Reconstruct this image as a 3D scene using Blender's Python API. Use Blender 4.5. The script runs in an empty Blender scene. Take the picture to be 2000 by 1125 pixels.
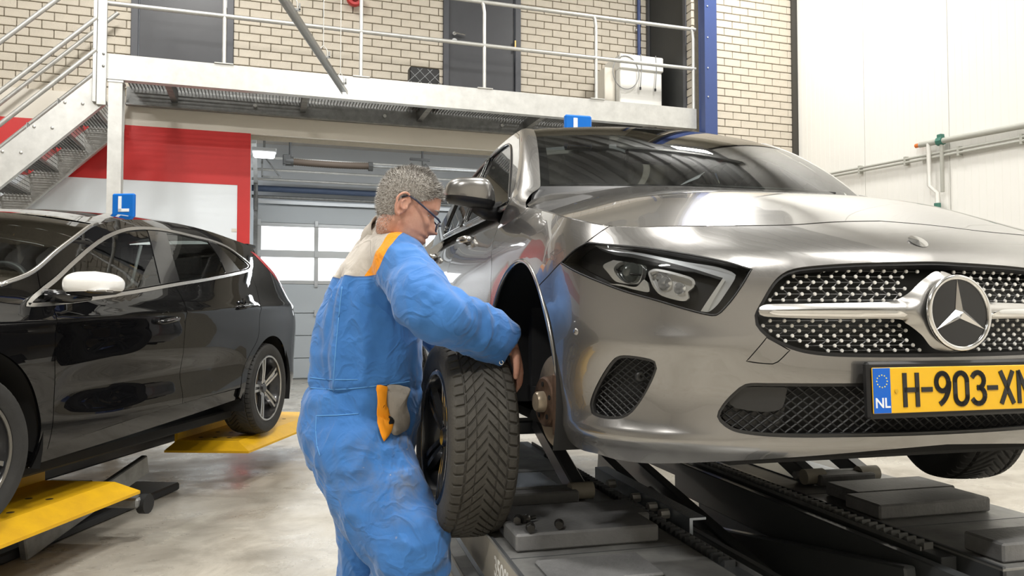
import bpy, math, random
import numpy as np
from mathutils import Matrix, Vector, noise
from mathutils.geometry import delaunay_2d_cdt
random.seed(7)
scene = bpy.context.scene
COL = scene.collection
PI = math.pi
R = math.radians

# ------------------------------------------------------------------ camera
cam_d = bpy.data.cameras.new('camera'); cam = bpy.data.objects.new('camera', cam_d); COL.objects.link(cam)
cam_d.sensor_width = 36.0; cam_d.lens = 36.0 * 1500 / 2000; cam_d.clip_start = .05; cam_d.clip_end = 200
cam.location = (0, 0, 1.15); cam.rotation_euler = (R(92.0), 0, R(-18)); scene.camera = cam

# ------------------------------------------------------------------ world: overcast daylight outside, seen only through the door windows
world = bpy.data.worlds.new('world'); scene.world = world; world.use_nodes = True
wn = world.node_tree.nodes; wn['Background'].inputs[0].default_value = (.93, .97, 1.0, 1); wn['Background'].inputs[1].default_value = 5.0

scene.view_settings.view_transform = 'Standard'; scene.view_settings.look = 'None'
scene.view_settings.exposure = -0.45; scene.view_settings.gamma = 1.0; scene.view_settings.use_curve_mapping = False

# hall luminaires: (x, y, z, length, angle, watts) ; the lamp bodies are built further down
LAMPS = [(1.6, 3.0, 6.0, .9, 0, 230), (4.7, 6.35, 6.0, .7, 0, 170), (-3.3, 2.9, 6.0, .9, 0, 260),
         (1.4, -1.4, 6.0, .9, 0, 330), (4.6, .6, 6.0, .9, 0, 160), (-3.2, -1.4, 6.0, .9, 0, 300),
         (-.9, 6.2, 6.0, .9, 0, 200)]
for (lx, ly, lz, ll, la, lw) in LAMPS:
    for up in (0, 1):      # direct light down, plus an uplight added to fill the hall and brighten the roof deck
        ld = bpy.data.lights.new('hall_lamp_light', 'AREA'); ld.shape = 'RECTANGLE'; ld.size = ll; ld.size_y = .28; ld.energy = lw * (.75 if up else 1.)
        ld.color = (1.0, .975, .93)
        lo = bpy.data.objects.new('hall_lamp_light', ld); lo.location = (lx, ly, lz + (.09 if up else -.012)); lo.rotation_euler = (PI if up else 0, 0, R(la)); COL.objects.link(lo)

# ------------------------------------------------------------------ materials
MATS = {}
def mat(name, col, rough=.5, metal=0., coat=0., spec=.5, bump=None, var=None, trans=0., emit=None, coatr=.03, ior=1.45, alpha=1.):
    """principled material; var=(scale, amount, [second colour]) mottles the colour; bump=(scale, strength)"""
    if name in MATS: return MATS[name]
    m = bpy.data.materials.new(name); m.use_nodes = True; nt = m.node_tree; b = nt.nodes['Principled BSDF']
    c = (*col, 1) if len(col) == 3 else col
    b.inputs['Base Color'].default_value = c; b.inputs['Roughness'].default_value = rough; b.inputs['Metallic'].default_value = metal
    b.inputs['Coat Weight'].default_value = coat; b.inputs['Coat Roughness'].default_value = coatr
    b.inputs['Specular IOR Level'].default_value = spec; b.inputs['Transmission Weight'].default_value = trans; b.inputs['IOR'].default_value = ior
    b.inputs['Alpha'].default_value = alpha
    if emit: b.inputs['Emission Color'].default_value = (*emit[0], 1); b.inputs['Emission Strength'].default_value = emit[1]
    if var or bump:
        tc = nt.nodes.new('ShaderNodeTexCoord')
    if var:
        n = nt.nodes.new('ShaderNodeTexNoise'); n.inputs['Scale'].default_value = var[0]; n.inputs['Detail'].default_value = 6
        n.inputs['Roughness'].default_value = .65
        nt.links.new(tc.outputs['Object'], n.inputs['Vector'])
        rp = nt.nodes.new('ShaderNodeValToRGB'); rp.color_ramp.elements[0].position = .32; rp.color_ramp.elements[1].position = .7
        k = var[1]; c2 = var[2] if len(var) > 2 else tuple(x * (1 - k) for x in col)
        rp.color_ramp.elements[0].color = (*c2, 1); rp.color_ramp.elements[1].color = c
        nt.links.new(n.outputs['Fac'], rp.inputs['Fac']); nt.links.new(rp.outputs['Color'], b.inputs['Base Color'])
    if bump:
        n2 = nt.nodes.new('ShaderNodeTexNoise'); n2.inputs['Scale'].default_value = bump[0]; n2.inputs['Detail'].default_value = 4
        nt.links.new(tc.outputs['Object'], n2.inputs['Vector'])
        bp = nt.nodes.new('ShaderNodeBump'); bp.inputs['Strength'].default_value = bump[1]; bp.inputs['Distance'].default_value = .01
        nt.links.new(n2.outputs['Fac'], bp.inputs['Height']); nt.links.new(bp.outputs['Normal'], b.inputs['Normal'])
    MATS[name] = m; return m

M_galv = mat('galvanised_steel', (.62, .62, .60), .42, .55, var=(9, .2), spec=.5)
M_galvdark = mat('weathered_galvanised_steel', (.33, .335, .33), .5, .6, var=(14, .35))
M_cream = mat('cream_paint', (.74, .70, .62), .6, var=(1.2, .06))
M_white = mat('white_panel_coating', (.84, .83, .79), .45, var=(.8, .03))
M_red = mat('red_paint', (.62, .035, .035), .42, var=(2, .12))
M_whiteboard = mat('white_paint', (.84, .90, .96), .4, var=(1.5, .04))
M_mortar = mat('mortar', (.43, .39, .31), .9, var=(30, .2))
M_brick = mat('cream_brick', (.62, .565, .475), .8, var=(5, .12), bump=(90, .25))
M_doorgrey = mat('dark_grey_door_paint', (.06, .062, .07), .38, var=(4, .1))
M_frame = mat('grey_frame_paint', (.07, .073, .085), .4)
M_blue = mat('blue_steel_paint', (.04, .068, .20), .4)
M_black = mat('black_plastic', (.012, .012, .013), .45)
M_blackmatte = mat('black_rubber', (.016, .016, .016), .75, bump=(160, .2))
M_chrome = mat('chrome', (.82, .82, .82), .08, 1.)
M_steel = mat('machined_steel', (.55, .55, .54), .28, 1.)
M_grey = mat('grey_paint', (.28, .29, .30), .5)
M_lightgrey = mat('light_grey_coating', (.55, .57, .59), .45)

# concrete floor: worn, with damp and tyre marks
def floor_mat():
    m = bpy.data.materials.new('worn_concrete'); m.use_nodes = True; nt = m.node_tree; b = nt.nodes['Principled BSDF']
    tc = nt.nodes.new('ShaderNodeTexCoord')
    def nz(sc, det, ro=.6, dis=0):
        n = nt.nodes.new('ShaderNodeTexNoise'); n.inputs['Scale'].default_value = sc; n.inputs['Detail'].default_value = det; n.inputs['Roughness'].default_value = ro
        n.inputs['Distortion'].default_value = dis; nt.links.new(tc.outputs['Object'], n.inputs['Vector']); return n
    def ramp(n, a, b_, c1, c2):
        r = nt.nodes.new('ShaderNodeValToRGB'); r.color_ramp.elements[0].position = a; r.color_ramp.elements[1].position = b_
        r.color_ramp.elements[0].color = (*c1, 1); r.color_ramp.elements[1].color = (*c2, 1); nt.links.new(n.outputs['Fac'], r.inputs['Fac']); return r
    def mul(a, b_, f):
        x = nt.nodes.new('ShaderNodeMix'); x.data_type = 'RGBA'; x.blend_type = 'MULTIPLY'; x.inputs[0].default_value = f
        nt.links.new(a, x.inputs[6]); nt.links.new(b_, x.inputs[7]); return x.outputs[2]
    base = ramp(nz(.9, 7), .3, .75, (.42, .385, .325), (.55, .52, .455))
    st = ramp(nz(2.6, 8, .7, .6), .38, .56, (.62, .60, .58), (1, 1, 1))
    sp = ramp(nz(34, 4, .6), .27, .36, (.5, .48, .46), (1, 1, 1))
    c = mul(base.outputs[0], st.outputs[0], .75); c = mul(c, sp.outputs[0], .6)
    nt.links.new(c, b.inputs['Base Color'])
    rr = ramp(nz(3.2, 5), .35, .65, (.22,)*3, (.5,)*3); nt.links.new(rr.outputs[0], b.inputs['Roughness'])
    bp = nt.nodes.new('ShaderNodeBump'); bp.inputs['Strength'].default_value = .12; bp.inputs['Distance'].default_value = .01
    nt.links.new(nz(40, 3).outputs['Fac'], bp.inputs['Height']); nt.links.new(bp.outputs['Normal'], b.inputs['Normal'])
    return m
M_floor = floor_mat()

# ------------------------------------------------------------------ object helpers
def link(o, parent=None):
    COL.objects.link(o)
    if parent is not None: o.parent = parent
    return o
def tag(o, label=None, cat=None, group=None, kind=None):
    if label: o['label'] = label
    if cat: o['category'] = cat
    if group: o['group'] = group
    if kind: o['kind'] = kind
    return o
def thing(name, label, cat, loc=(0, 0, 0), rotz=0, group=None):
    o = bpy.data.objects.new(name, None); o.empty_display_size = .1; link(o); o.location = loc; o.rotation_euler = (0, 0, R(rotz))
    return tag(o, label, cat, group)
def mk(name, v, f, m, parent=None, smooth=False, idx=None):
    me = bpy.data.meshes.new(name)
    me.from_pydata([tuple(map(float, p)) for p in v], [], [tuple(map(int, q)) for q in f]); me.update()
    for mm in (m if isinstance(m, (list, tuple)) else [m]): me.materials.append(mm)
    if idx is not None: me.polygons.foreach_set('material_index', np.asarray(idx, dtype=np.int32))
    if smooth is True: me.polygons.foreach_set('use_smooth', np.ones(len(me.polygons), bool))
    elif smooth: me.shade_smooth() if False else None
    o = bpy.data.objects.new(name, me); link(o, parent)
    if smooth and smooth is not True:
        me.polygons.foreach_set('use_smooth', np.ones(len(me.polygons), bool)); me.set_sharp_from_angle(angle=R(smooth))
    return o
def share(src, parent=None, loc=None, rot=None, scale=None):
    o = bpy.data.objects.new(src.name.split('.')[0], src.data); link(o, parent)
    o.matrix_local = src.matrix_local
    if loc is not None: o.location = loc
    if rot is not None: o.rotation_euler = rot
    if scale is not None: o.scale = scale
    return o
def copy_tree(o, parent=None):
    c = o.copy(); link(c)
    if parent is not None: c.parent = parent
    for ch in list(o.children): copy_tree(ch, c)
    return c

class MB:
    def __init__(s): s.v = []; s.f = []
    def add(s, v, f):
        n = len(s.v); s.v += [tuple(p) for p in v]; s.f += [tuple(i + n for i in q) for q in f]; return s
    def box(s, c, d, rot=None, ch=0.):
        x, y, z = (k / 2 for k in d); c = Vector(c)
        if ch <= 0:
            v = [Vector((a, b, e)) for a in (-x, x) for b in (-y, y) for e in (-z, z)]
            f = [(0, 1, 3, 2), (4, 6, 7, 5), (0, 4, 5, 1), (2, 3, 7, 6), (0, 2, 6, 4), (1, 5, 7, 3)]
        else:
            v = []; f = []; id_ = {}
            sg = (-1, 1)
            for a in sg:
                for b in sg:
                    for e in sg:
                        for ax in range(3):
                            p = [a * (x - ch), b * (y - ch), e * (z - ch)]; p[ax] = (a * x, b * y, e * z)[ax]
                            id_[(a, b, e, ax)] = len(v); v.append(Vector(p))
            I = id_
            for a in sg: f.append([I[(a, b, e, 0)] for b, e in ((-1, -1), (1, -1), (1, 1), (-1, 1))][::a])
            for b in sg: f.append([I[(a, b, e, 1)] for a, e in ((-1, -1), (-1, 1), (1, 1), (1, -1))][::b])
            for e in sg: f.append([I[(a, b, e, 2)] for a, b in ((-1, -1), (1, -1), (1, 1), (-1, 1))][::e])
            for b in sg:
                for e in sg: f.append([I[(-1, b, e, 1)], I[(1, b, e, 1)], I[(1, b, e, 2)], I[(-1, b, e, 2)]][::b * e])
            for a in sg:
                for e in sg: f.append([I[(a, -1, e, 0)], I[(a, -1, e, 2)], I[(a, 1, e, 2)], I[(a, 1, e, 0)]][::a * e])
            for a in sg:
                for b in sg: f.append([I[(a, b, -1, 0)], I[(a, b, 1, 0)], I[(a, b, 1, 1)], I[(a, b, -1, 1)]][::a * b])
            for a in sg:
                for b in sg:
                    for e in sg: f.append([I[(a, b, e, 0)], I[(a, b, e, 1)], I[(a, b, e, 2)]][::a * b * e])
        if rot is not None:
            q = rot if isinstance(rot, Matrix) else Matrix.Rotation(rot, 3, 'Z')
            v = [q @ p for p in v]
        return s.add([p + c for p in v], f)
    def tube(s, pts, r, n=12, cap=True, closed=False):
        pts = [Vector(p) for p in pts]; N = len(pts); rr = r if hasattr(r, '__len__') else [r] * N
        up = None; rings = []
        for i, p in enumerate(pts):
            a = pts[(i - 1) % N] if (closed or i > 0) else p; b = pts[(i + 1) % N] if (closed or i < N - 1) else p
            t = (b - a).normalized()
            if up is None: up = Vector((0, 0, 1)) if abs(t.z) < .9 else Vector((1, 0, 0))
            up = (up - t * up.dot(t)).normalized(); w = t.cross(up)
            rings.append([p + (up * math.cos(2 * PI * k / n) + w * math.sin(2 * PI * k / n)) * rr[i] for k in range(n)])
        v = [q for rg in rings for q in rg]; f = []
        for i in range(N if closed else N - 1):
            for k in range(n):
                j = (i + 1) % N; f.append((i * n + k, i * n + (k + 1) % n, j * n + (k + 1) % n, j * n + k))
        if cap and not closed: f.append(tuple(range(n))[::-1]); f.append(tuple((N - 1) * n + k for k in range(n)))
        return s.add(v, f)
    def cyl(s, p0, p1, r, n=20, r2=None): return s.tube([p0, p1], [r, r if r2 is None else r2], n)
    def prism(s, poly, h0, h1, plane='xy'):
        """extrude a polygon; plane gives the two polygon axes, the third runs h0..h1"""
        n = len(poly)
        def P(a, b, h): return {'xy': (a, b, h), 'xz': (a, h, b), 'yz': (h, a, b)}[plane]
        v = [P(a, b, h0) for a, b in poly] + [P(a, b, h1) for a, b in poly]
        f = [tuple(range(n))[::-1], tuple(range(n, 2 * n))] + [(i, (i + 1) % n, n + (i + 1) % n, n + i) for i in range(n)]
        ar = sum(poly[i][0] * poly[(i + 1) % n][1] - poly[(i + 1) % n][0] * poly[i][1] for i in range(n))
        flip = (ar < 0) != (plane == 'xz') != (h1 < h0)
        if flip: f = [q[::-1] for q in f]
        return s.add(v, f)
    def lathe(s, prof, axis='x', c=(0, 0, 0), n=48, closed=True):
        """revolve (axial, radius) profile"""
        c = Vector(c); v = []; m = len(prof)
        for k in range(n):
            a = 2 * PI * k / n; ca, sa = math.cos(a), math.sin(a)
            for (h, r) in prof:
                v.append(c + Vector({'x': (h, r * ca, r * sa), 'y': (r * ca, h, r * sa), 'z': (r * ca, r * sa, h)}[axis]))
        f = []
        for k in range(n):
            j = (k + 1) % n
            for i in range(m - 1): f.append((k * m + i, j * m + i, j * m + i + 1, k * m + i + 1))
        return s.add(v, f)
    def sphere(s, c, r, nu=16, nv=10):
        r = r if hasattr(r, '__len__') else (r, r, r)
        v = [(c[0], c[1], c[2] - r[2])]; f = []
        for i in range(1, nv):
            t = -PI / 2 + PI * i / nv
            for k in range(nu):
                a = 2 * PI * k / nu; v.append((c[0] + r[0] * math.cos(t) * math.cos(a), c[1] + r[1] * math.cos(t) * math.sin(a), c[2] + r[2] * math.sin(t)))
        v.append((c[0], c[1], c[2] + r[2])); T = len(v) - 1
        for k in range(nu):
            j = (k + 1) % nu; f.append((0, 1 + j, 1 + k)); f.append((T, 1 + (nv - 2) * nu + k, 1 + (nv - 2) * nu + j))
            for i in range(nv - 2): f.append((1 + i * nu + k, 1 + i * nu + j, 1 + (i + 1) * nu + j, 1 + (i + 1) * nu + k))
        return s.add(v, f)
    def build(s, name, m, parent=None, smooth=False): return mk(name, s.v, s.f, m, parent, smooth)
def box(name, c, d, m, parent=None, ch=0., rot=None, smooth=False):
    o = MB().box((0, 0, 0), d, rot, ch).build(name, m, parent, smooth); o.location = c; return o
def struct(o): o['kind'] = 'structure'; return o

def text_obj(name, body, size, m, parent, mtx, extrude=.002, align='CENTER', xs=1., bold=0.):
    cu = bpy.data.curves.new(name, 'FONT'); cu.body = body; cu.size = size; cu.extrude = extrude; cu.align_x = align; cu.align_y = 'CENTER'; cu.offset = bold
    t = bpy.data.objects.new(name, cu); COL.objects.link(t)
    dg = bpy.context.evaluated_depsgraph_get(); me = bpy.data.meshes.new_from_object(t.evaluated_get(dg)); bpy.data.objects.remove(t)
    me.materials.clear(); me.materials.append(m)
    o = bpy.data.objects.new(name, me); link(o, parent); o.matrix_local = mtx @ Matrix.Diagonal((xs, 1, 1, 1)); return o
# ================================================================== the hall
YW = 8.8          # back wall plane
YB = 7.65         # front edge of the walkway
# floor
box('floor', (-2.9, 4.0, -.1), (18.2, 22.2, .2), M_floor)['kind'] = 'structure'
# ---- bricks: one shared mesh per kind
def brick_mesh(name, l, h, d=.04):
    o = MB().box((0, 0, 0), (l, d, h), None, .004).build(name, M_brick); me = o.data; bpy.data.objects.remove(o); return me
BL, BH, BP, BR = .213, .081, .222, .0903
ME_FULL = brick_mesh('brick_full', BL, BH); 
ME_CUT = {}
def cut_mesh(l):
    k = round(l, 2)
    if k not in ME_CUT: ME_CUT[k] = brick_mesh('brick_cut', max(k, .02), BH)
    return ME_CUT[k]
def lay_bricks(parent, x0, x1, z0, z1, plane, holes=(), axis='x', seen=None, limit=300, flip=1):
    """running bond; plane = wall face coordinate; each brick is a part, the rest one joined part"""
    rows = int((z1 - z0) / BR); spots = []
    for r in range(rows):
        zc = z0 + (r + .5) * BR; off = 0 if r % 2 else BP / 2
        x = x0 - off
        while x < x1:
            a, b = max(x + .0045, x0), min(x + BP - .0045, x1)
            segs = [(a, b)]
            for (h0, h1, g0, g1) in holes:
                if g0 - .03 < zc < g1 + .03:
                    n = []
                    for (p, q) in segs:
                        if q <= h0 or p >= h1: n.append((p, q)); continue
                        if p < h0: n.append((p, h0))
                        if q > h1: n.append((h1, q))
                    segs = n
            for (p, q) in segs:
                if q - p > .02: spots.append(((p + q) / 2, zc, q - p))
            x += BP
    if seen: spots.sort(key=lambda s: seen(s[0], s[1]))
    rest = MB(); rng = random.Random(3)
    for i, (xc, zc, l) in enumerate(spots):
        j = rng.uniform(-.0015, .0015)
        p = (xc, plane + j, zc) if axis == 'x' else (plane + j, xc, zc)
        if i < limit:
            me = ME_FULL if abs(l - BL) < .004 else cut_mesh(l)
            o = bpy.data.objects.new('brick', me); link(o, parent); o.location = p
            if axis == 'y': o.rotation_euler = (0, 0, PI / 2)
        else:
            rest.box(p, (l, .04, BH), None if axis == 'x' else PI / 2, .004)
    if rest.v: rest.build('brick_field', M_brick, parent)['kind'] = 'stuff'

# back wall (recess behind the walkway): wall body with door openings
D1 = (-1.34, -.33); D2 = (2.00, 2.965); DZ0, DZ1 = 3.50, 5.62
wb = MB(); T = .25; yb = YW + .02 + T / 2
def seg(mb, x0, x1, z0, z1, y=yb, t=T): mb.box(((x0 + x1) / 2, y, (z0 + z1) / 2), (x1 - x0, t, z1 - z0))
seg(wb, -11.9, -.14, 0, 3.12); seg(wb, -11.9, 4.95, 3.12, DZ0); seg(wb, -11.9, D1[0], DZ0, DZ1); seg(wb, D1[1], D2[0], DZ0, DZ1); seg(wb, D2[1], 4.95, DZ0, DZ1); seg(wb, -11.9, 4.95, DZ1, 7.1)
wall_back = struct(wb.build('wall_back', M_mortar))
lay_bricks(wall_back, -3.05, 4.68, 3.42, 5.42, YW + .015, [(D1[0], D1[1], DZ0, 6), (D2[0], D2[1], DZ0, 6)], seen=lambda x, z: abs(z - 4.1) + .22 * abs(x - 1.2))
# pale concrete band under the bricks and above the drive-through
box('concrete_band', (-3.4, YW - .005, 3.27), (16.2, .07, .30), M_cream, wall_back)
# painted lower wall: red field, white panel, red edge
tag_red = MB()
tag_red.box((-6.02, YW - .012, 2.835), (11.76, .06, .57)); red = tag_red.build('red_field', M_red, wall_back)
pr = [(-.27, 0), (-.14, 0), (-.14, 3.07), (-.15, 3.105), (-.185, 3.12), (-.27, 3.12)]
MB().prism(pr, YW + .26, YW - .045, 'xz').build('red_edge', M_red, wall_back)
box('white_field', (-6.08, YW - .012, 1.275), (11.62, .05, 2.55), M_whiteboard, wall_back)
box('notice_strip', (-.30, YW - .040, 2.06), (.05, .004, .035), M_cream, wall_back)
# side wall of the recess with its dark door, and the brick pier on the right
ws = MB(); ws.box((4.85, 8.40, 3.5), (.25, 1.24, 7.1))
wall_side = struct(ws.build('wall_recess_side', M_mortar))
lay_bricks(wall_side, 7.72, 8.78, 3.42, 5.42, 4.715, [(7.84, 8.78, 3.5, 6)], axis='y')
wr = MB(); wr.box((5.55, 7.90, 3.5), (1.25, .25, 7.1))
wall_pier = struct(wr.build('wall_brick_pier', M_mortar))
lay_bricks(wall_pier, 4.93, 6.09, 2.55, 5.3, 7.765, [])
# right wall: white sandwich panels, dark end trim
wall_right = struct(box('wall_right', (6.29, .6, 3.5), (.2, 14.6, 7.1), mat('panel_joint_grey', (.55, .54, .51), .6)))
pw = 1.07; yy = 7.72
k = 0
while yy > -6.6:
    o = MB(); o.box((0, 0, 0), (.03, pw - .006, 7.0), None, .003)
    for q in range(1, 14): o.box((-.0152, -pw / 2 + q * pw / 14, 0), (.0022, .009, 7.0))
    if k == 0: pan = o.build('panel', M_white, wall_right); pan.location = (6.175 - 6.29, yy - pw / 2 - .6, 0)
    else: share(pan, wall_right, (6.175 - 6.29, yy - pw / 2 - .6, 0))
    yy -= pw; k += 1
struct(box('trim_1', (6.125, 7.745, 3.5), (.075, .05, 7.0), mat('dark_trim', (.05, .047, .04), .5)))
# unseen sides of the hall, so that light and reflections are those of a closed room
struct(box('wall_left', (-11.95, 1.0, 3.5), (.2, 15.9, 7.1), M_cream))
struct(box('wall_front', (-2.8, -6.95, 3.5), (18.4, .2, 7.1), M_cream))
# ceiling: dark trapezoidal steel deck on beams
cd = []; x = -12.0; ph = [(0, 0), (.17, 0), (.22, -.12), (.38, -.12), (.43, 0)]
while x < 6.5:
    cd += [(x + a, 7.05 + b) for a, b in ph]; x += .45
nn = len(cd); v = [(a, -7.1, z) for a, z in cd] + [(a, 9.2, z) for a, z in cd]
ceiling = struct(mk('ceiling', v, [(i, i + 1, nn + i + 1, nn + i) for i in range(nn - 1)], mat('roof_deck_grey', (.36, .365, .36), .55)))
struct(box('ceiling_cover', (-2.9, 1.0, 7.2), (18.6, 16.6, .1), M_grey))
for yb_ in (-4.2, 1.2, 6.4):
    bm_ = MB(); bm_.box((-2.9, yb_, 6.92), (18.0, .18, .02)); bm_.box((-2.9, yb_, 6.72), (18.0, .012, .4)); bm_.box((-2.9, yb_, 6.52), (18.0, .18, .02))
    bm_.build('roof_beam', M_galvdark, ceiling)

# ------------------------------------------------------------------ drive-through behind the hall with the sectional door
YD = 14.2
struct(box('wall_bay_left', (-.32, 11.6, 2.3), (.2, 5.0, 4.6), M_lightgrey))
struct(box('wall_bay_right', (4.85, 11.6, 2.3), (.2, 5.2, 4.6), M_lightgrey))
struct(box('ceiling_bay', (2.3, 11.7, 4.25), (5.4, 5.4, .1), mat('bay_ceiling', (.52, .49, .45), .7, var=(1.5, .15))))
wq = MB(); seg(wq, -.45, 5.0, 3.12, 4.5, YD + .2, .2); seg(wq, -.45, -.14, 0, 3.12, YD + .2, .2); seg(wq, 3.92, 5.0, 0, 3.12, YD + .2, .2)
struct(wq.build('wall_bay_back', M_lightgrey))
seal = mat('door_seal', (.12, .125, .13), .7); M_sect = mat('door_section_coating', (.50, .53, .55), .45); M_alu = mat('aluminium_profile', (.58, .60, .62), .35, .7)
M_pane = mat('window_pane', (1, 1, 1), .02, trans=1., ior=1.1)
door_1 = bpy.data.objects.new('door_1', None); link(door_1); door_1.location = (0, YD, 0); door_1['kind'] = 'structure'
zs = [(.02, .38), (.38, .78), (.78, 1.18), (1.18, 1.70)]
for (a, b) in ((-.02, 1.70), (2.78, 3.16)): box('section_backing', (1.89, .055, (a + b) / 2), (4.1, .02, b - a + .02), M_sect, door_1)  # backing added to stop daylight leaking through the section gaps
for (a, b) in zs + [(2.78, 3.10)]: box('door_section', (1.89, .02, (a + b) / 2), (3.98, .045, b - a - .012), M_sect, door_1, .004)
for (a, b) in ((1.70, 2.235), (2.235, 2.78)):
    fr = MB()
    fr.box((1.89, .02, a + .032), (3.98, .05, .064)); fr.box((1.89, .02, b - .032), (3.98, .05, .064))
    for i in range(5): fr.box((-.07 + i * .98, .02, (a + b) / 2), (.075, .052, b - a - .002))
    fr.build('window_frame', M_alu, door_1)
    for i in range(4): box('pane', (.42 + i * .98, .02, (a + b) / 2), (.90, .012, b - a - .13), M_pane, door_1)
for i in range(5):
    for zz in (.38, .78, 1.18, 1.70, 2.235, 2.78): box('hinge', (-.07 + i * .98, -.02, zz), (.06, .03, .11), M_alu, door_1, .004)
tr = MB(); tr.box((-.13, -.05, 1.5), (.07, .11, 3.0)); tr.box((3.92, -.05, 1.5), (.07, .11, 3.0))
tr.build('vertical_track', M_galvdark, door_1)['kind'] = 'stuff'
for xx in (-.13, 3.92): box('horizontal_track', (xx, -1.9, 3.42), (.06, 3.6, .07), M_galv, door_1)
mb = MB()
for t in range(9):
    a0, a1 = R(t * 10), R((t + 1) * 10); f = lambda a: (-.13, -.13 - .42 * (1 - math.cos(a)), 2.98 + .42 * math.sin(a)); mb.tube([f(a0), f(a1)], .04, 6)
mb.build('track_curve', M_galvdark, door_1)
sh = MB().cyl((-.2, -.14, 3.36), (4.0, -.14, 3.36), .055, 16).build('torsion_tube', mat('blue_grey_tube', (.07, .10, .17), .5), door_1, 40)
sh2 = MB().cyl((-.2, -.10, 3.22), (4.0, -.10, 3.22), .03, 12).build('lintel_seal', M_galvdark, door_1, 40)
box('lintel_rail', (1.9, -.05, 3.14), (4.1, .06, .06), M_alu, door_1)
for i, (yo, zo) in enumerate(((-.55, 3.62), (-1.2, 3.70), (-.28, 3.50))): MB().cyl((-.2, yo, zo), (4.4, yo, zo), .022, 10).build('ceiling_rail', M_galv, door_1, 40)
br = MB(); br.box((.12, -1.0, 3.42), (.30, .03, .03)); br.box((-.03, -1.0, 3.62), (.03, .03, .42)); br.tube([(.26, -1.0, 3.42), (-.03, -1.0, 3.80)], .012, 6)
br.build('track_bracket', M_galvdark, door_1)
# exhaust hose on its rail in front of the door
hz = thing('exhaust_hose', 'brown ribbed exhaust hose on a ceiling rail before the sectional door', 'hose', (.34, 12.5, 3.56))
mb = MB(); pts = []; rr = []
for i in range(70):
    t = i / 69; pts.append((.08 + t * 1.2, 0, -.012 * math.sin(t * PI))); rr.append(.052 + .006 * (i % 2))
mb.tube(pts, rr, 14).build('hose_body', mat('brown_hose', (.075, .055, .04), .75), hz, 60)
c = MB(); c.cyl((-.02, 0, 0), (.1, 0, 0), .08, 10); c.box((.0, 0, .02), (.12, .14, .16), None, .01); c.cyl((1.27, 0, -.005), (1.34, 0, -.005), .075, 8)
c.build('coupling', mat('dark_coupling', (.05, .05, .048), .5), hz, 40)
MB().cyl((1.3, 0, .0), (3.4, 0, .02), .03, 12).build('rail', M_galvdark, hz, 40)
c = MB(); 
for xx in (1.96, 2.2): c.box((xx, 0, .02), (.10, .09, .12), Matrix.Rotation(R(45), 3, 'Y'), .01)
c.box((2.12, 0, .16), (.34, .04, .04)); c.cyl((2.16, 0, -.25), (2.16, 0, .16), .014, 8); c.cyl((2.16, 0, .16), (2.16, 0, .66), .02, 8); c.cyl((.05, 0, .08), (.05, 0, .66), .02, 8)
c.build('trolley', MATS['dark_coupling'], hz)
# lamp beside the red wall in the passage
lp = thing('wall_lamp', 'small bright bulkhead lamp in the passage behind the red wall', 'lamp', (.0, 10.2, 3.16))
box('housing', (0, 0, .075), (.30, .20, .05), M_lightgrey, lp, .01)
box('diffuser', (0, 0, .02), (.26, .16, .06), mat('lit_diffuser', (1, 1, 1), .5, emit=((.95, .98, 1.0), 9.)), lp, .02)
MB().box((0, 0, .60), (.03, .03, 1.0)).build('hanger', M_galvdark, lp)

for i, (bx_, by_) in enumerate(((1.0, 11.6), (3.4, 11.6), (2.2, 9.9))):  # strip lights added to brighten the passage
    l = thing('fill_strip_light', ['added strip light on the passage ceiling left of its middle', 'added strip light on the passage ceiling right of its middle', 'added strip light on the passage ceiling just behind the opening'][i], 'lamp', (bx_, by_, 4.12), 0, 'added strip lights in the passage')
    box('housing', (0, 0, .03), (1.25, .14, .05), M_lightgrey, l, .01); box('tube_cover', (0, 0, -.012), (1.2, .10, .035), MATS['lit_diffuser'], l, .01)
    ld = bpy.data.lights.new('fill_strip_lamp', 'AREA'); ld.shape = 'RECTANGLE'; ld.size = 1.2; ld.size_y = .1; ld.energy = 55; ld.color = (.93, .97, 1.0)
    lo = bpy.data.objects.new('fill_strip_lamp', ld); lo.location = (bx_, by_, 4.085); COL.objects.link(lo)
# ================================================================== walkway doors
def leaf_door(name, x0, x1, y, z0, z1, handle):
    d = bpy.data.objects.new(name, None); link(d); d.location = ((x0 + x1) / 2, y, z0); d['kind'] = 'structure'; w = x1 - x0; h = z1 - z0
    f = MB(); f.box((-w / 2 + .035, 0, h / 2), (.07, .14, h), None, .004); f.box((w / 2 - .035, 0, h / 2), (.07, .14, h), None, .004); f.box((0, 0, h - .035), (w, .14, .07), None, .004)
    f.build('door_frame', M_frame, d)['label'] = 'dark grey steel door frame'
    box('door_leaf', (0, -.01, h / 2 - .035), (w - .15, .05, h - .08), M_doorgrey, d, .004)
    if handle:
        xx = -w / 2 + .16
        hd = MB(); hd.cyl((xx - .03, -.035, .985), (xx - .03, -.075, .985), .022, 14); hd.tube([(xx - .03, -.075, .985), (xx - .01, -.085, .985), (xx + .10, -.085, .975)], .012, 8)
        hd.build('door_handle', M_chrome, d, 40)
        MB().cyl((xx - .02, -.035, .905), (xx - .02, -.045, .905), .034, 18).build('lock_rosette', M_lightgrey, d, 40)
        MB().cyl((w / 2 - .075, -.075, .86), (w / 2 - .075, -.075, .98), .012, 10).build('hinge', mat('brass', (.55, .38, .15), .35, 1.), d, 40)
    return d
leaf_door('door_2', D1[0], D1[1], YW + .04, DZ0, DZ1, False)
leaf_door('door_3', D2[0], D2[1], YW + .04, DZ0, DZ1, True)
d4 = bpy.data.objects.new('door_4', None); link(d4); d4.location = (4.72, 8.31, 3.5); d4['kind'] = 'structure'
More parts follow.
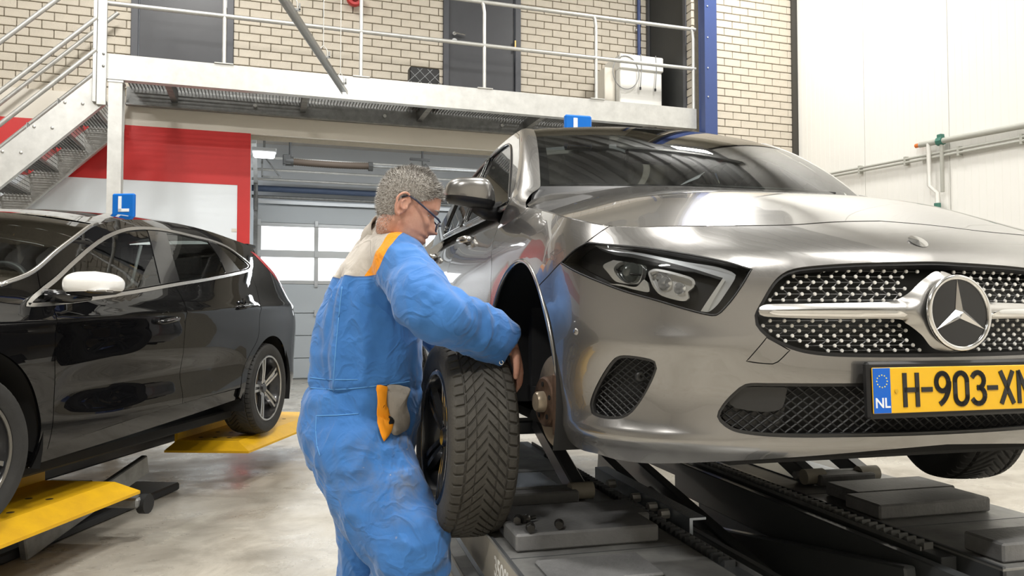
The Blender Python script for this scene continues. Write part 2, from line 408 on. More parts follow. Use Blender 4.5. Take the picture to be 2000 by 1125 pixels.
box('door_leaf', (0, 0, 1.05), (.05, .86, 2.1), mat('near_black_door', (.028, .030, .030), .5), d4, .004)
f = MB(); f.box((-.005, -.45, 1.07), (.07, .06, 2.14)); f.box((-.005, .445, 1.07), (.07, .06, 2.14)); f.build('door_frame', M_frame, d4)['kind'] = 'stuff'

# blue steel column at the corner
bc = thing('steel_column', 'blue painted steel column at the right end of the walkway', 'column', (4.82, 7.61, 0))
c = MB(); c.box((0, -.09, 3.5), (.16, .014, 7.0), None, .002); c.box((0, .03, 3.5), (.16, .014, 7.0), None, .002); c.box((0, -.03, 3.5), (.01, .11, 7.0)); c.build('profile', M_blue, bc)
c = MB(); c.box((-.072, -.03, 3.5), (.012, .118, 7.0)); c.build('side_plate', M_blue, bc)
for zz in (3.62, 3.95, 4.3, 4.66, 5.0): MB().cyl((-.045, -.1, zz), (-.045, -.106, zz), .009, 8).build('bolt', M_galv, bc)
bc2 = thing('cable_conduit', 'pale vertical conduit strip beside the blue column', 'conduit', (4.925, 7.70, 0))
box('channel', (0, 0, 3.5), (.045, .05, 7.0), mat('conduit_grey', (.55, .54, .53), .5), bc2, .004)
for i in range(10): box('clip', (0, -.006, 2.9 + i * .33), (.052, .05, .02), M_galv, bc2, .002)
pp = thing('vertical_pipe', 'thin blue vertical pipe on the brick wall beside the dark door', 'pipe', (4.55, 8.74, 3.5))
MB().cyl((0, 0, 0), (0, 0, 2.4), .022, 12).build('tube', M_blue, pp, 40)
for zz in (.35, 1.3): box('clip', (0, .03, zz), (.07, .04, .02), M_galv, pp)

# ================================================================== walkway
WK = thing('mezzanine_walkway', 'galvanised steel walkway carried across the back wall on long beams', 'walkway', (1.7, YB, 0))
X0, X1 = -1.36, 4.71
L = X1 - X0; ox = (X0 + X1) / 2 - 1.7
b = MB(); b.box((ox, .006, 3.395), (L, .012, .23)); b.box((ox, .045, 3.288), (L, .08, .016)); b.box((ox, .045, 3.502), (L, .08, .016)); b.build('front_beam', M_galv, WK)
b = MB(); b.box((ox, 1.06, 3.41), (L, .012, .20)); b.box((ox, 1.03, 3.318), (L, .07, .016)); b.build('back_beam', M_galvdark, WK)
for xx in (-2.6, -1.3, .0, 1.3, 2.6): box('cross_beam', (xx, .55, 3.43), (.06, 1.0, .10), M_galvdark, WK)
# grating: bearing bars and cross bars
g = MB(); n = int((L - .1) / .034)
for i in range(n): g.box((ox - L / 2 + .05 + i * .034, .57, 3.495), (.0045, .95, .028))
for j in range(26): g.box((ox, .10 + j * .036, 3.503), (L - .1, .0045, .012))
g.build('grating', M_galvdark, WK)['kind'] = 'stuff'
for xx in (-2.93, -1.45, .0): 
    c = MB(); c.box((xx, .45, 3.44), (.18, .03, .03)); c.box((xx, .45, 3.46), (.03, .18, .03)); c.box((xx - .07, .45, 3.43), (.02, .09, .05)); c.box((xx + .07, .45, 3.43), (.02, .09, .05)); c.build('grating_clamp', M_galvdark, WK)
for xx in (-1.8, -.4, 1.0, 2.4): MB().cyl((xx, 1.05, 3.41), (xx, 1.03, 3.41), .02, 10).build('bolt', M_galv, WK)
# post under the front beam
p = MB(); px = -1.285 - 1.7
p.box((px, .0, 1.635), (.115, .007, 3.27)); p.box((px, .12, 1.635), (.115, .007, 3.27)); p.box((px, .06, 1.635), (.007, .115, 3.27)); p.box((px - .055, .06, 1.635), (.006, .12, 3.27)); p.build('post', M_galv, WK)
box('post_cap', (px, .06, 3.262), (.13, .14, .018), M_galv, WK); box('post_foot', (px, .06, .008), (.2, .2, .016), M_galv, WK)
# guard rail
GR = thing('guard_rail', 'galvanised tube guard rail along the front edge of the walkway', 'railing', (1.7, YB + .03, 3.51))
for zz, nm in ((.47, 'mid_rail'), (.93, 'top_rail')): MB().tube([(-3.08, 0, zz), (3.02, 0, zz)], .021, 14).build(nm, M_galv, GR, 60)
for xx in (-.37, .91, 2.19, 3.47, 4.69):
    xl = xx - 1.7
    MB().tube([(xl, .0, .0), (xl, .0, .82), (xl - .012, -.0, .90), (xl - .03, 0, .93)], .019, 12).build('rail_post', M_galv, GR, 60)
    if xx < 4: box('foot_plate', (xl, .0, .006), (.17, .09, .012), M_galv, GR, .003)
# ================================================================== stair
ST = thing('steel_staircase', 'galvanised steel staircase with mesh treads rising to the walkway', 'staircase', (-1.36, YB, 0))
# stringers: parallelogram plates, 45 degrees, going down to the left
for yy, nm, dz in ((0, 'stringer', 0), (.98, 'stringer', -.03)):
    top = [(.0, 3.46 + dz), (.0, 3.06 + dz), (-3.06, 0.0), (-3.43, 0.0), (-.06, 3.33 + dz)]
    mb = MB(); mb.prism(top, yy - .005, yy + .005, 'xz'); mb.build(nm, M_galv, ST)
    mb = MB(); q = [(.0, 3.078 + dz), (0, 3.06 + dz), (-3.06, 0.), (-3.078, 0.)]; mb.prism(q, yy, yy + (.06 if yy == 0 else -.06), 'xz'); mb.build('stringer_flange', M_galv, ST)
mesh_cut = []
for i in range(12):
    zt = 3.28 - (i + 1) * .235; xt = -.02 - (i + 1) * .235
    t = MB()
    for k in range(9): t.box((xt - .12 + k * .032, .49, zt), (.004, .95, .025))
    for k in range(25): t.box((xt + .005, .04 + k * .038, zt + .008), (.26, .004, .01))
    t.box((xt - .13, .49, zt), (.008, .96, .05)); t.build('tread', M_galvdark, ST)['kind'] = 'stuff'
    t = MB()
    for k in range(5): t.box((xt + .125, .49, zt + .03 + k * .04), (.004, .95, .004))
    for k in range(25): t.box((xt + .125, .04 + k * .038, zt + .12), (.004, .004, .2))
    t.build('riser_mesh', M_galvdark, ST)['kind'] = 'stuff'
    for dx in (-.07, .07): MB().sphere((xt + dx, -.008, zt - .012), (.014, .008, .014), 8, 6).build('bolt', M_galv, ST, True)
# stair hand rails (both sides) and newel
for yy in (-.04, 1.0):
    for dz, nm in ((.42, 'lower_rail'), (.71, 'middle_rail'), (1.15, 'hand_rail')):
        if yy > 0 and nm != 'middle_rail' and nm != 'hand_rail': continue
        e = 2.9
        MB().tube([(-.08, yy, 3.10 + dz), (-.08 - e, yy, 3.10 + dz - e * 1.0)], .0205, 12).build(nm, M_galv, ST, 60)
nw = MB(); nw.box((-.035, -.02, 3.78), (.075, .035, 1.5), None, .003); nw.build('newel_plate', M_galv, ST)
nw = MB(); nw.box((-.09, -.02, 3.75), (.03, .06, 1.4), None, .003); nw.build('newel_channel', M_galv, ST)
for dz in (.05, .16): MB().sphere((-.02, -.04, 3.33 + dz), (.012, .008, .012), 8, 6).build('bolt', M_galvdark, ST, True)

# ================================================================== things on the walkway
bx = thing('quilted_box', 'small black box with a diamond pattern standing on the walkway', 'box', (1.72, 8.56, 3.51))
box('body', (0, 0, .22), (.34, .15, .44), M_black, bx, .012)
for s in (-1, 1):
    d = MB()
    for k in range(-2, 3):
        x = k * .115; d.tube([(max(-.165, min(.165, x - s * .20)), -.078, .22 - .2 * (1 if -.165 < x - s * .2 < .165 else (abs(( -.165 if x - s*.2 < 0 else .165) - x) / .2))), (x, -.078, .22), (max(-.165, min(.165, x + s * .20)), -.078, .22 + .2 * (1 if -.165 < x + s * .2 < .165 else (abs((-.165 if x + s*.2 < 0 else .165) - x) / .2)))], .004, 5)
    d.build('diamond_piping', M_grey, bx)
cb = thing('white_cabinet', 'white metal cabinet with draped cables at the right end of the walkway', 'cabinet', (4.30, 8.42, 3.51))
box('body', (.0, 0, .36), (.56, .42, .72), mat('white_enamel', (.80, .79, .75), .4), cb, .01)
box('lid', (.0, -.012, .66), (.58, .45, .18), MATS['white_enamel'], cb, .012)
box('side_board', (-.36, .05, .30), (.14, .30, .62), M_cream, cb, .006)
box('junction_box', (-.02, .02, .785), (.20, .14, .07), MATS['white_enamel'], cb, .006)
MB().cyl((-.16, .0, .75), (-.16, .0, .81), .03, 12).build('knob', M_blue, cb, 40)
ring = [(-.22 + .17 * math.cos(a), -.245, .52 + .2 * math.sin(a)) for a in np.linspace(0, 2 * PI, 36, endpoint=False)]
MB().tube(ring, .005, 6, closed=True).build('cable', M_grey, cb, True)
for xx in (-.02, .18): MB().tube([(xx, -.24, .76), (xx + .01, -.245, .6), (xx - .01, -.245, .36)], .005, 6).build('cable', M_grey, cb, True); MB().cyl((xx - .01, -.245, .36), (xx - .01, -.245, .33), .012, 8).build('plug', M_black, cb)
rb = thing('alarm_bell', 'red alarm sounder on the brick wall at the top edge', 'alarm', (.95, 8.70, 4.72))
mb = MB().lathe([(.10, .0), (.10, .05), (.03, .05), (.02, .085), (-.03, .09), (-.05, .08), (-.055, 0)], 'y', n=24); mb.build('sounder', mat('alarm_red', (.5, .02, .02), .35), rb, 40)
MB().lathe([(-.056, 0), (-.056, .05), (-.075, .045), (-.08, 0)], 'y', n=20).build('grille', mat('alarm_dark', (.2, .01, .01), .4), rb, 40)
# hanging lamp rail in front of the walkway, on wires
hr = thing('hanging_rail', 'slim metal mounting rail hung on wires in front of the walkway', 'rail', (.6, 6.11, 2.91))
dirv = Vector((.115 - .599, 4.473 - 6.114, 0)).normalized()
def hp(t, z=0): return (dirv.x * t, dirv.y * t, z)
ang = math.atan2(dirv.y, dirv.x)
c = MB(); c.box(hp(1.9), (3.8, .045, .012), ang); 
for s_ in (-1, 1): c.box((hp(1.9)[0] - dirv.y * .021 * s_, hp(1.9)[1] + dirv.x * .021 * s_, -.012), (3.8, .004, .024), ang)
c.build('channel', M_steel, hr)
for t in (.18, .78, 1.6, 2.6):
    w = MB(); a = hp(t); w.cyl((a[0], a[1], .09), (a[0], a[1], 4.1), .003, 6); w.build('wire', M_galv, hr)
    w = MB(); w.tube([(a[0] - .03, a[1], .0), (a[0] - .025, a[1], .06), (a[0], a[1], .09), (a[0] + .025, a[1], .06), (a[0] + .03, a[1], 0)], .004, 6); w.build('hook', M_galv, hr)
    w = MB(); w.box((a[0], a[1], .012), (.09, .012, .012)); w.box((a[0] - .04, a[1], .03), (.01, .012, .04)); w.box((a[0] + .04, a[1], .03), (.01, .012, .04)); w.build('clip', M_galvdark, hr)

# ================================================================== pipes on the right wall
M_pipe = mat('grey_conduit', (.40, .40, .36), .5); M_green = mat('green_clamp', (.05, .17, .13), .5)
pu = thing('compressed_air_pipe', 'thick grey compressed air pipe with green clamps on the white wall', 'pipe', (6.10, 5.86, 2.81))
MB().tube([(0, 0, 0), (0, -1.04, -.06), (0, -4.2, -.24)], .028, 14).build('tube', M_pipe, pu, 60)
MB().cyl((0, .0, 0), (0, .05, .0), .022, 10).build('end_plug', mat('orange_plug', (.65, .17, .03), .5), pu)
for t in (.24, 1.2, 2.3): 
    c = MB(); c.cyl((0, -t - .03, -t * .058), (0, -t + .03, -t * .058), .042, 8); c.box((.0, -t, -t * .058 + .04), (.05, .05, .05), None, .005); c.build('clamp', M_green, pu)
t = .17
c = MB(); c.tube([(0, -t - .08, -.01), (0, -t - .08, -.30), (0, -t - .08, -.5)], .018, 10); c.build('drop_pipe', M_pipe, pu, 60)
c = MB(); c.tube([(-.01, -t + .06, -.01), (-.01, -t + .06, -.42), (-.01, -t - .03, -.50), (-.01, -t - .03, -.95)], .02, 10); c.build('drop_pipe', mat('white_pipe', (.7, .69, .65), .4), pu, 60)
c = MB(); c.cyl((-.01, -t - .03, -.60), (-.01, -t - .03, -.68), .03, 10); c.build('valve', M_green, pu)
pl = thing('electrical_conduit', 'paired thin conduit sloping along the white wall below the air pipe', 'conduit', (6.115, 7.6, 2.735))
for dz in (0, .034): MB().tube([(0, 0, dz), (0, -2.78, -.11 + dz), (0, -6, -.24 + dz)], .013, 10).build('tube', M_pipe, pl, 60)
for i in range(9): t = .3 + i * .62; box('clip', (.012, -t, -t * .04 + .017), (.05, .025, .09), M_pipe, pl, .003)
# lamps on the ceiling (their light is set at the top)
M_lens = mat('lit_lamp_lens', (1, 1, 1), .5, emit=((1., .97, .92), 6.))
for i, (lx, ly, lz, ll, la, lw) in enumerate(LAMPS):
    place = ['above the windscreen of the grey car', 'above the right end of the walkway', 'above the front of the black car', 'behind the photographer in the middle', 'beside the white panel wall', 'behind the photographer on the left', 'in front of the walkway above the stair'][i]
    l = thing('ceiling_lamp', 'long white ceiling luminaire ' + place, 'lamp', (lx, ly, lz), la, 'ceiling luminaires')
    box('housing', (0, 0, .04), (ll + .06, .34, .06), M_lightgrey, l, .01)
    box('lens', (0, 0, .004), (ll, .28, .012), M_lens, l)
    for s in (-1, 1): MB().cyl((s * ll * .4, 0, .07), (s * ll * .4, 0, 1.03), .004, 6).build('wire', M_galv, l)
# ================================================================== surface tools for the cars
def cr(xs, ys):
    """smooth interpolation of ys over xs"""
    xs = np.array(xs, float); ys = np.array(ys, float); m = np.gradient(ys, xs, axis=0)
    def f(x):
        x = np.asarray(x, float); i = np.clip(np.searchsorted(xs, x) - 1, 0, len(xs) - 2); h = xs[i + 1] - xs[i]; t = np.clip((x - xs[i]) / h, 0, 1)
        if ys.ndim > 1: t = t[..., None]; h = h[..., None]
        return (2*t**3 - 3*t**2 + 1)*ys[i] + (t**3 - 2*t*t + t)*h*m[i] + (3*t*t - 2*t**3)*ys[i+1] + (t**3 - t*t)*h*m[i+1]
    return f
def tps(pts, vals, lam=0.):
    """thin-plate spline through scattered heights"""
    P = np.array(pts, float); V = np.array(vals, float); n = len(P)
    def U(r2): return np.where(r2 > 1e-12, r2 * np.log(r2 + 1e-20), 0.)
    K = U(((P[:, None] - P[None]) ** 2).sum(-1)) + lam * np.eye(n); Q = np.hstack([np.ones((n, 1)), P])
    Mx = np.block([[K, Q], [Q.T, np.zeros((3, 3))]]); sol = np.linalg.solve(Mx, np.concatenate([V, np.zeros(3)]))
    def f(a, b):
        a = np.asarray(a, float); b = np.asarray(b, float); sh = np.broadcast(a, b).shape; q = np.stack(np.broadcast_arrays(a, b), -1).reshape(-1, 2)
        r = U(((q[:, None] - P[None]) ** 2).sum(-1)) @ sol[:n] + sol[n] + q @ sol[n + 1:]
        return r.reshape(sh)
    return f
def spl(pts, closed=True, step=.012):
    """smooth polyline through 2d points; a third entry 1 marks a sharp corner"""
    P = [np.array(p[:2], float) for p in pts]; C = [len(p) > 2 and p[2] for p in pts]; n = len(P); out = []
    for i in range(n if closed else n - 1):
        p1, p2 = P[i], P[(i + 1) % n]
        p0 = P[i - 1] if (closed or i > 0) else 2 * p1 - p2
        p3 = P[(i + 2) % n] if (closed or i + 2 < n) else 2 * p2 - p1
        L = np.linalg.norm(p2 - p1)
        m1 = (p2 - p1) if C[i] else (p2 - p0) * L / max(np.linalg.norm(p1 - p0) + L, 1e-9)
        m2 = (p2 - p1) if C[(i + 1) % n] else (p3 - p1) * L / max(np.linalg.norm(p3 - p2) + L, 1e-9)
        k = max(1, int(L / step))
        for j in range(k):
            t = j / k; out.append((2*t**3 - 3*t*t + 1)*p1 + (t**3 - 2*t*t + t)*m1 + (3*t*t - 2*t**3)*p2 + (t**3 - t*t)*m2)
    if not closed: out.append(P[-1])
    return np.array(out)
def pin(P, poly):
    """points inside polygon"""
    P = np.asarray(P); poly = np.asarray(poly); x, y = P[:, 0], P[:, 1]; r = np.zeros(len(P), bool)
    a = poly; b = np.roll(poly, -1, 0)
    for (x1, y1), (x2, y2) in zip(a, b):
        if y1 == y2: continue
        c = ((y1 > y) != (y2 > y)) & (x < (x2 - x1) * (y - y1) / (y2 - y1) + x1); r ^= c
    return r
def inset(poly, d):
    poly = np.asarray(poly, float); ar = .5 * np.sum(poly[:, 0] * np.roll(poly[:, 1], -1) - np.roll(poly[:, 0], -1) * poly[:, 1])
    t = np.roll(poly, -1, 0) - poly; t /= np.linalg.norm(t, axis=1, keepdims=True) + 1e-12
    n = np.stack([-t[:, 1], t[:, 0]], 1) * (1 if ar > 0 else -1); m = n + np.roll(n, 1, 0); m /= np.linalg.norm(m, axis=1, keepdims=True) + 1e-9
    return poly + m * d
def dist_poly(P, poly):
    d = np.full(len(P), 9.)
    a = poly; b = np.roll(poly, -1, 0)
    for p, q in zip(a, b):
        e = q - p; t = np.clip(((P - p) @ e) / (e @ e + 1e-12), 0, 1); d = np.minimum(d, np.linalg.norm(P - p - t[:, None] * e, axis=1))
    return d
def panel(name, surf, outline, m, parent, step=.025, holes=(), th=.006, gap=0., centre=(0, 2., .6), mirror=False, smooth=True, back=False, aniso=1.):
    """mesh the part of a surface inside an outline (parameter space) and outside the holes, with turned-in edges"""
    o = np.asarray(outline, float)
    if gap: o = inset(o, gap)
    polys = [o] + [np.asarray(h, float) for h in holes]
    lo, hi = o.min(0), o.max(0)
    gx = np.arange(lo[0] + step * .5, hi[0], step); gy = np.arange(lo[1] + step * .5, hi[1], step * aniso)
    G = np.array([(a + (step / 2 if j % 2 else 0), b) for j, b in enumerate(gy) for a in gx]) if len(gx) and len(gy) else np.zeros((0, 2))
    if len(G): G = G[pin(G, o)]
    for h in polys[1:]:
        if len(G): G = G[~pin(G, h)]
    for h in polys:
        if len(G): G = G[dist_poly(G, h) > step * .45 * min(1, aniso)]
    V = []; E = []
    for h in polys:
        n0 = len(V); V += [Vector((float(a), float(b))) for a, b in h]; E += [(n0 + i, n0 + (i + 1) % len(h)) for i in range(len(h))]
    V += [Vector((float(a), float(b))) for a, b in G]
    vo, eo, fo, *_ = delaunay_2d_cdt(V, E, [], 0, 1e-6)
    uv = np.array([(p.x, p.y) for p in vo]); F = np.array([f for f in fo if len(f) == 3], int)
    ce = uv[F].mean(1); keep = pin(ce, o)
    for h in polys[1:]: keep &= ~pin(ce, h)
    F = F[keep]
    P = surf(uv[:, 0], uv[:, 1])
    nr = np.cross(P[F[:, 1]] - P[F[:, 0]], P[F[:, 2]] - P[F[:, 0]]); c = P[F].mean(1) - np.array(centre)
    if (nr * c).sum() < 0: F = F[:, ::-1]; nr = -nr
    vn = np.zeros_like(P)
    for k in range(3): np.add.at(vn, F[:, k], nr)
    vn /= np.linalg.norm(vn, axis=1, keepdims=True) + 1e-12
    used = np.unique(F); mp = -np.ones(len(P), int); mp[used] = np.arange(len(used)); P = P[used]; vn = vn[used]; F = mp[F]
    # turned-in rim
    ed = {}
    for f in F:
        for a, b in ((f[0], f[1]), (f[1], f[2]), (f[2], f[0])): ed[(a, b)] = 1
    bd = [(a, b) for (a, b) in ed if (b, a) not in ed]
    verts = P.tolist(); faces = F.tolist()
    if th > 0:
        ids = sorted({x for e in bd for x in e}); i1 = {}; i2 = {}
        for x in ids:
            i1[x] = len(verts); verts.append(P[x].tolist()); i2[x] = len(verts); verts.append((P[x] - vn[x] * th).tolist())
        for a, b in bd: faces.append((i1[b], i1[a], i2[a], i2[b]))
    ob = mk(name, verts, faces, m, parent, smooth)
    if mirror:
        mk(name, [(-p[0], p[1], p[2]) for p in verts], [f[::-1] for f in faces], m, parent, smooth)
    return ob
def glass(name, tint, ior=1.5, rough=0.0):
    m = bpy.data.materials.new(name); m.use_nodes = True; nt = m.node_tree; nt.nodes.clear()
    out = nt.nodes.new('ShaderNodeOutputMaterial'); mx = nt.nodes.new('ShaderNodeMixShader'); tr = nt.nodes.new('ShaderNodeBsdfTransparent'); gl = nt.nodes.new('ShaderNodeBsdfGlossy'); fr = nt.nodes.new('ShaderNodeFresnel')
    tr.inputs[0].default_value = (*tint, 1); gl.inputs['Roughness'].default_value = rough; fr.inputs[0].default_value = ior
    nt.links.new(fr.outputs[0], mx.inputs[0]); nt.links.new(tr.outputs[0], mx.inputs[1]); nt.links.new(gl.outputs[0], mx.inputs[2]); nt.links.new(mx.outputs[0], out.inputs[0]); return m
def lathe_obj(name, prof, m, parent, axis='x', c=(0, 0, 0), n=48, smooth=35): return MB().lathe(prof, axis, c, n).build(name, m, parent, smooth)

M_paint = mat('grey_metallic_paint', (.245, .238, .230), .27, .8, coat=1., coatr=.025)
M_paint.node_tree.nodes['Principled BSDF'].inputs['Coat IOR'].default_value = 1.75
M_blackpaint = mat('black_paint', (.004, .004, .0045), .4, 0., coat=1., coatr=.012, spec=0.)
M_glassw = glass('windscreen_glass', (.66, .72, .69), 1.54); M_glassc = glass('clear_glass', (.86, .92, .89), 1.55); M_glassd = glass('tinted_glass', (.30, .34, .32), 1.6); M_lensglass = glass('headlight_glass', (.94, .95, .95), 1.45)
M_interior = mat('dark_interior', (.02, .02, .021), .7); M_seat = mat('seat_fabric', (.035, .035, .037), .85)
M_gloss = mat('gloss_black', (.008, .008, .009), .12, coat=.5)
M_satin = mat('satin_silver', (.45, .44, .42), .25, .9); M_tyre = mat('tyre_rubber', (.030, .029, .027), .72, bump=(60, .12), var=(12, .3))
M_liner = mat('wheel_arch_liner', (.012, .012, .012), .9)
M_rust = mat('rusty_cast_iron', (.20, .125, .085), .6, .5, var=(30, .5)); M_disc = mat('brake_disc', (.50, .41, .30), .38, .35, var=(25, .25))
M_yellow = mat('lift_yellow', (.80, .46, .005), .5, var=(7, .15, (.66, .36, .01)))
# ================================================================== silver-grey car on the scissor lift
CA = thing('grey_car', 'grey metallic hatchback with a star emblem raised on the dark lift, front wheel off', 'car', (1.6293, 1.4789, .58), -3.6)
_PL = np.array([(0,0),(.15,.003),(.30,.016),(.42,.036),(.54,.07),(.64,.117),(.73,.185),(.80,.268),(.845,.35),(.875,.44),(.893,.55),(.90,.70),(.902,1.0),(.902,1.6),(.90,2.4),(.885,3.2),(.86,3.7),(.81,4.05),(.72,4.28),(.55,4.38),(0,4.42)])
_SS = np.concatenate([[0], np.cumsum(np.linalg.norm(np.diff(_PL, axis=0), axis=1))]); _C = cr(_SS, _PL)
fF = cr([.16,.20,.24,.30,.38,.48,.58,.66,.70,.73,.76,.79,.82,.85,.9,1.0], [.10,.06,.03,.008,-.004,0,.010,.026,.042,.066,.105,.155,.215,.28,.40,.65])
fG = cr([.14,.18,.25,.35,.45,.55,.65,.72,.78,.84,.90,.96,1.02,1.08], [.08,.06,.03,.008,0,-.002,.003,.010,.022,.042,.072,.11,.15,.19])
def bumps(s, z):
    """sculpting of the bumper: the cheek around the corner intake and the shoulder over it"""
    g = lambda cs, cz, ws, wz: np.exp(-((s - cs) / ws) ** 2 - ((z - cz) / wz) ** 2)
    return (.024 * g(.86, .385, .13, .080) - .026 * g(.82, .262, .24, .026) + .010 * g(.60, .38, .10, .07) - .010 * g(.70, .50, .16, .03) + .012 * g(.46, .36, .35, .07) - .008 * g(.3, .245, .5, .02)
            + .008 * g(1.4, .58, .5, .05) * 0)
def SA(s, z, off=0.):
    s = np.asarray(s, float); z = np.asarray(z, float); sg = np.where(s < 0, -1., 1.); s = np.abs(s); e = .01
    p = _C(s); t = _C(s + e) - _C(np.abs(s - e)) * np.where(s[..., None] < e, np.array([-1., 1.]), 1.); t /= np.linalg.norm(t, axis=-1, keepdims=True) + 1e-12
    nx, ny = t[..., 1], -t[..., 0]; w = ny * ny; o = w * fF(z) + (1 - w) * fG(z) + bumps(s, z) + off
    return np.stack([-(p[..., 0] - nx * o) * sg, p[..., 1] - ny * o, z + 0 * s], -1)
def SAo(off): return lambda s, z: SA(s, z, off)
mir = lambda poly: np.asarray(poly)[::-1] * np.array([-1., 1.])
HL = spl([(1.0908,.7144,1),(1.03,.752),(.9883,.7676,1),(.8919,.755),(.7976,.744),(.6822,.7245),(.576,.7019),(.5133,.6822,1),(.5339,.6506),(.5606,.6132),(.5858,.5835),(.6055,.5674),(.6297,.5686),(.6789,.5811),(.7553,.6042),(.8391,.6271),(.9379,.66),(1.0205,.688)])
gr = [(.5162,.5686),(.4979,.6019),(.4685,.6455),(.4414,.6695),(.411,.6823),(.3544,.6903),(.233,.6986),(.0696,.7043),(0,.706)]; gl_ = [(.0,.4655),(.2282,.4672),(.3352,.4705),(.4034,.4793),(.4536,.4964),(.4919,.5184),(.5141,.5453)]
GR_ = spl(gr + [(-a, b) for a, b in gr[::-1][1:]] + [(-a, b) for a, b in gl_[::-1]] + gl_[1:])
FOG = spl([(.9648,.3319),(.9495,.3711),(.9161,.4174),(.8698,.4602),(.8412,.4677),(.7814,.4631),(.7563,.455),(.7524,.4375),(.7823,.3819),(.8266,.3236),(.8574,.3053),(.9129,.3002),(.9592,.3092)])
lo_t = [(.6067,.3238),(.5949,.3502),(.5666,.3828),(.5392,.4039),(.4879,.4066),(.2798,.4054),(0,.4065)]; lo_b = [(0,.2726),(.2695,.2739),(.4536,.2763),(.5542,.2857),(.5884,.3003)]
LOW = spl(lo_t + [(-a, b) for a, b in lo_t[::-1][1:]] + [(-a, b) for a, b in lo_b[::-1]] + lo_b[1:])
TOW = spl([(.5394,.4585),(.5332,.4659),(.4895,.5172,1),(.433,.4854,1),(.4636,.4563),(.4759,.4514)], step=.008)
ay, az, ar_ = 1.478, .355, .385      # wheel arch centre in arc length, height
ARCH = np.array([(ay + ar_ * math.cos(t), az + (ar_ + .012) * math.sin(t)) for t in np.linspace(-.75, PI + .75, 70)])
hoodS = [(.0,.8335),(.17,.824),(.3415,.8092),(.48,.8048),(.6146,.8026),(.74,.8015),(.8508,.8018),(.9314,.8086),(.9903,.8196),(1.12,.848),(1.2639,.8784),(1.48,.919),(1.7022,.9584)]
HOODL = spl(hoodS, closed=False, step=.02)
# bumper with nose
lip = [(.0,.2449),(.18,.238),(.3466,.2271),(.6053,.2072),(.8095,.1888),(.9118,.1889),(.9682,.1955),(1.05,.1975),(1.095,.212),(1.113,.238)]
up_ = [(1.116,.28),(1.106,.34),(1.09,.40),(1.098,.47),(1.126,.548),(1.175,.61),(1.239,.6503,1),(1.1597,.6801),(1.0908,.7144,1),(.9883,.7676,1),(.9314,.8086,1)]
half = [(a, b, *c) for a, b, *c in lip + up_] + [(a, b) for a, b in hoodS[:7][::-1]]
lh = spl(half, closed=False, step=.02)
BUMP = np.vstack([lh[:-1], mir(lh)[:-1]])
BHOLES = [HL, mir(HL), GR_, FOG, mir(FOG), LOW, TOW]
panel('front_bumper', SA, BUMP, M_paint, CA, .017, BHOLES, .02, .002)
panel('tow_eye_cover', SA, TOW, M_paint, CA, .02, (), .008, .0025)
# dark shell behind the gaps and openings
panel('inner_shell', SAo(.018), inset(BUMP, .004), M_interior, CA, .04, [inset(h, .002) for h in (HL, mir(HL), GR_, FOG, mir(FOG), LOW)], 0)
# fenders, doors, quarter panels
fend = [(1.239,.6503,1),(1.1597,.6801),(1.0908,.7144,1),(.9883,.7676,1),(.9314,.8086,1),(.9903,.8196),(1.12,.848),(1.2639,.8784),(1.48,.919),(1.7022,.9584,1),(1.85,.960),(2.09,.958,1),(2.08,.934),(1.95,.81),(1.88,.754),(1.84,.66),(1.826,.5982),(1.82,.4),(1.83,.17,1),(1.60,.17,1)]
FEND = spl(fend, step=.02)
for sgn in (1, -1):
    sf = (lambda s, z, k=sgn: SA(s * k, z)); 
    panel('front_fender', sf, FEND, M_paint, CA, .022, [ARCH, HL], .014, .002)
    D1_ = spl([(2.10,1.02,1),(2.08,.934),(1.95,.81),(1.88,.754),(1.84,.66),(1.826,.5982),(1.82,.4),(1.83,.26,1),(2.86,.26,1),(2.93,.45),(2.95,.7),(2.95,1.035,1)], step=.03)
    panel('front_door', sf, D1_, M_paint, CA, .045, [], .014, .0022)
    D2_ = spl([(2.95,1.035,1),(2.95,.7),(2.93,.45),(2.86,.26,1),(3.5,.26,1),(3.56,.5),(3.85,.78),(3.95,1.05,1)], step=.03)
    panel('rear_door', sf, D2_, M_paint, CA, .05, [], .014, .0022)
    RA = np.array([(4.17 + .385 * math.cos(t), .33 + .39 * math.sin(t)) for t in np.linspace(-.6, PI + .6, 50)])
    Q_ = spl([(3.95,1.05,1),(3.85,.78),(3.56,.5),(3.5,.26,1),(3.6,.17,1),(5.95,.25,1),(5.95,1.04,1)], step=.04)
    panel('quarter_panel', sf, Q_, M_paint, CA, .06, [RA], .014, .0022)
    panel('sill', (lambda s, z, k=sgn: SA(s * k, z, .012)), spl([(1.84,.255,1),(1.83,.14,1),(3.6,.14,1),(3.5,.255,1)], step=.05), M_black, CA, .06, [], .02)
    panel('inner_side', (lambda s, z, k=sgn: SA(s * k, z, .03)), spl([(1.87,.16,1),(5.9,.2,1),(5.9,1.0,1),(1.9,1.0,1)], step=.06), M_interior, CA, .12, [RA], 0)
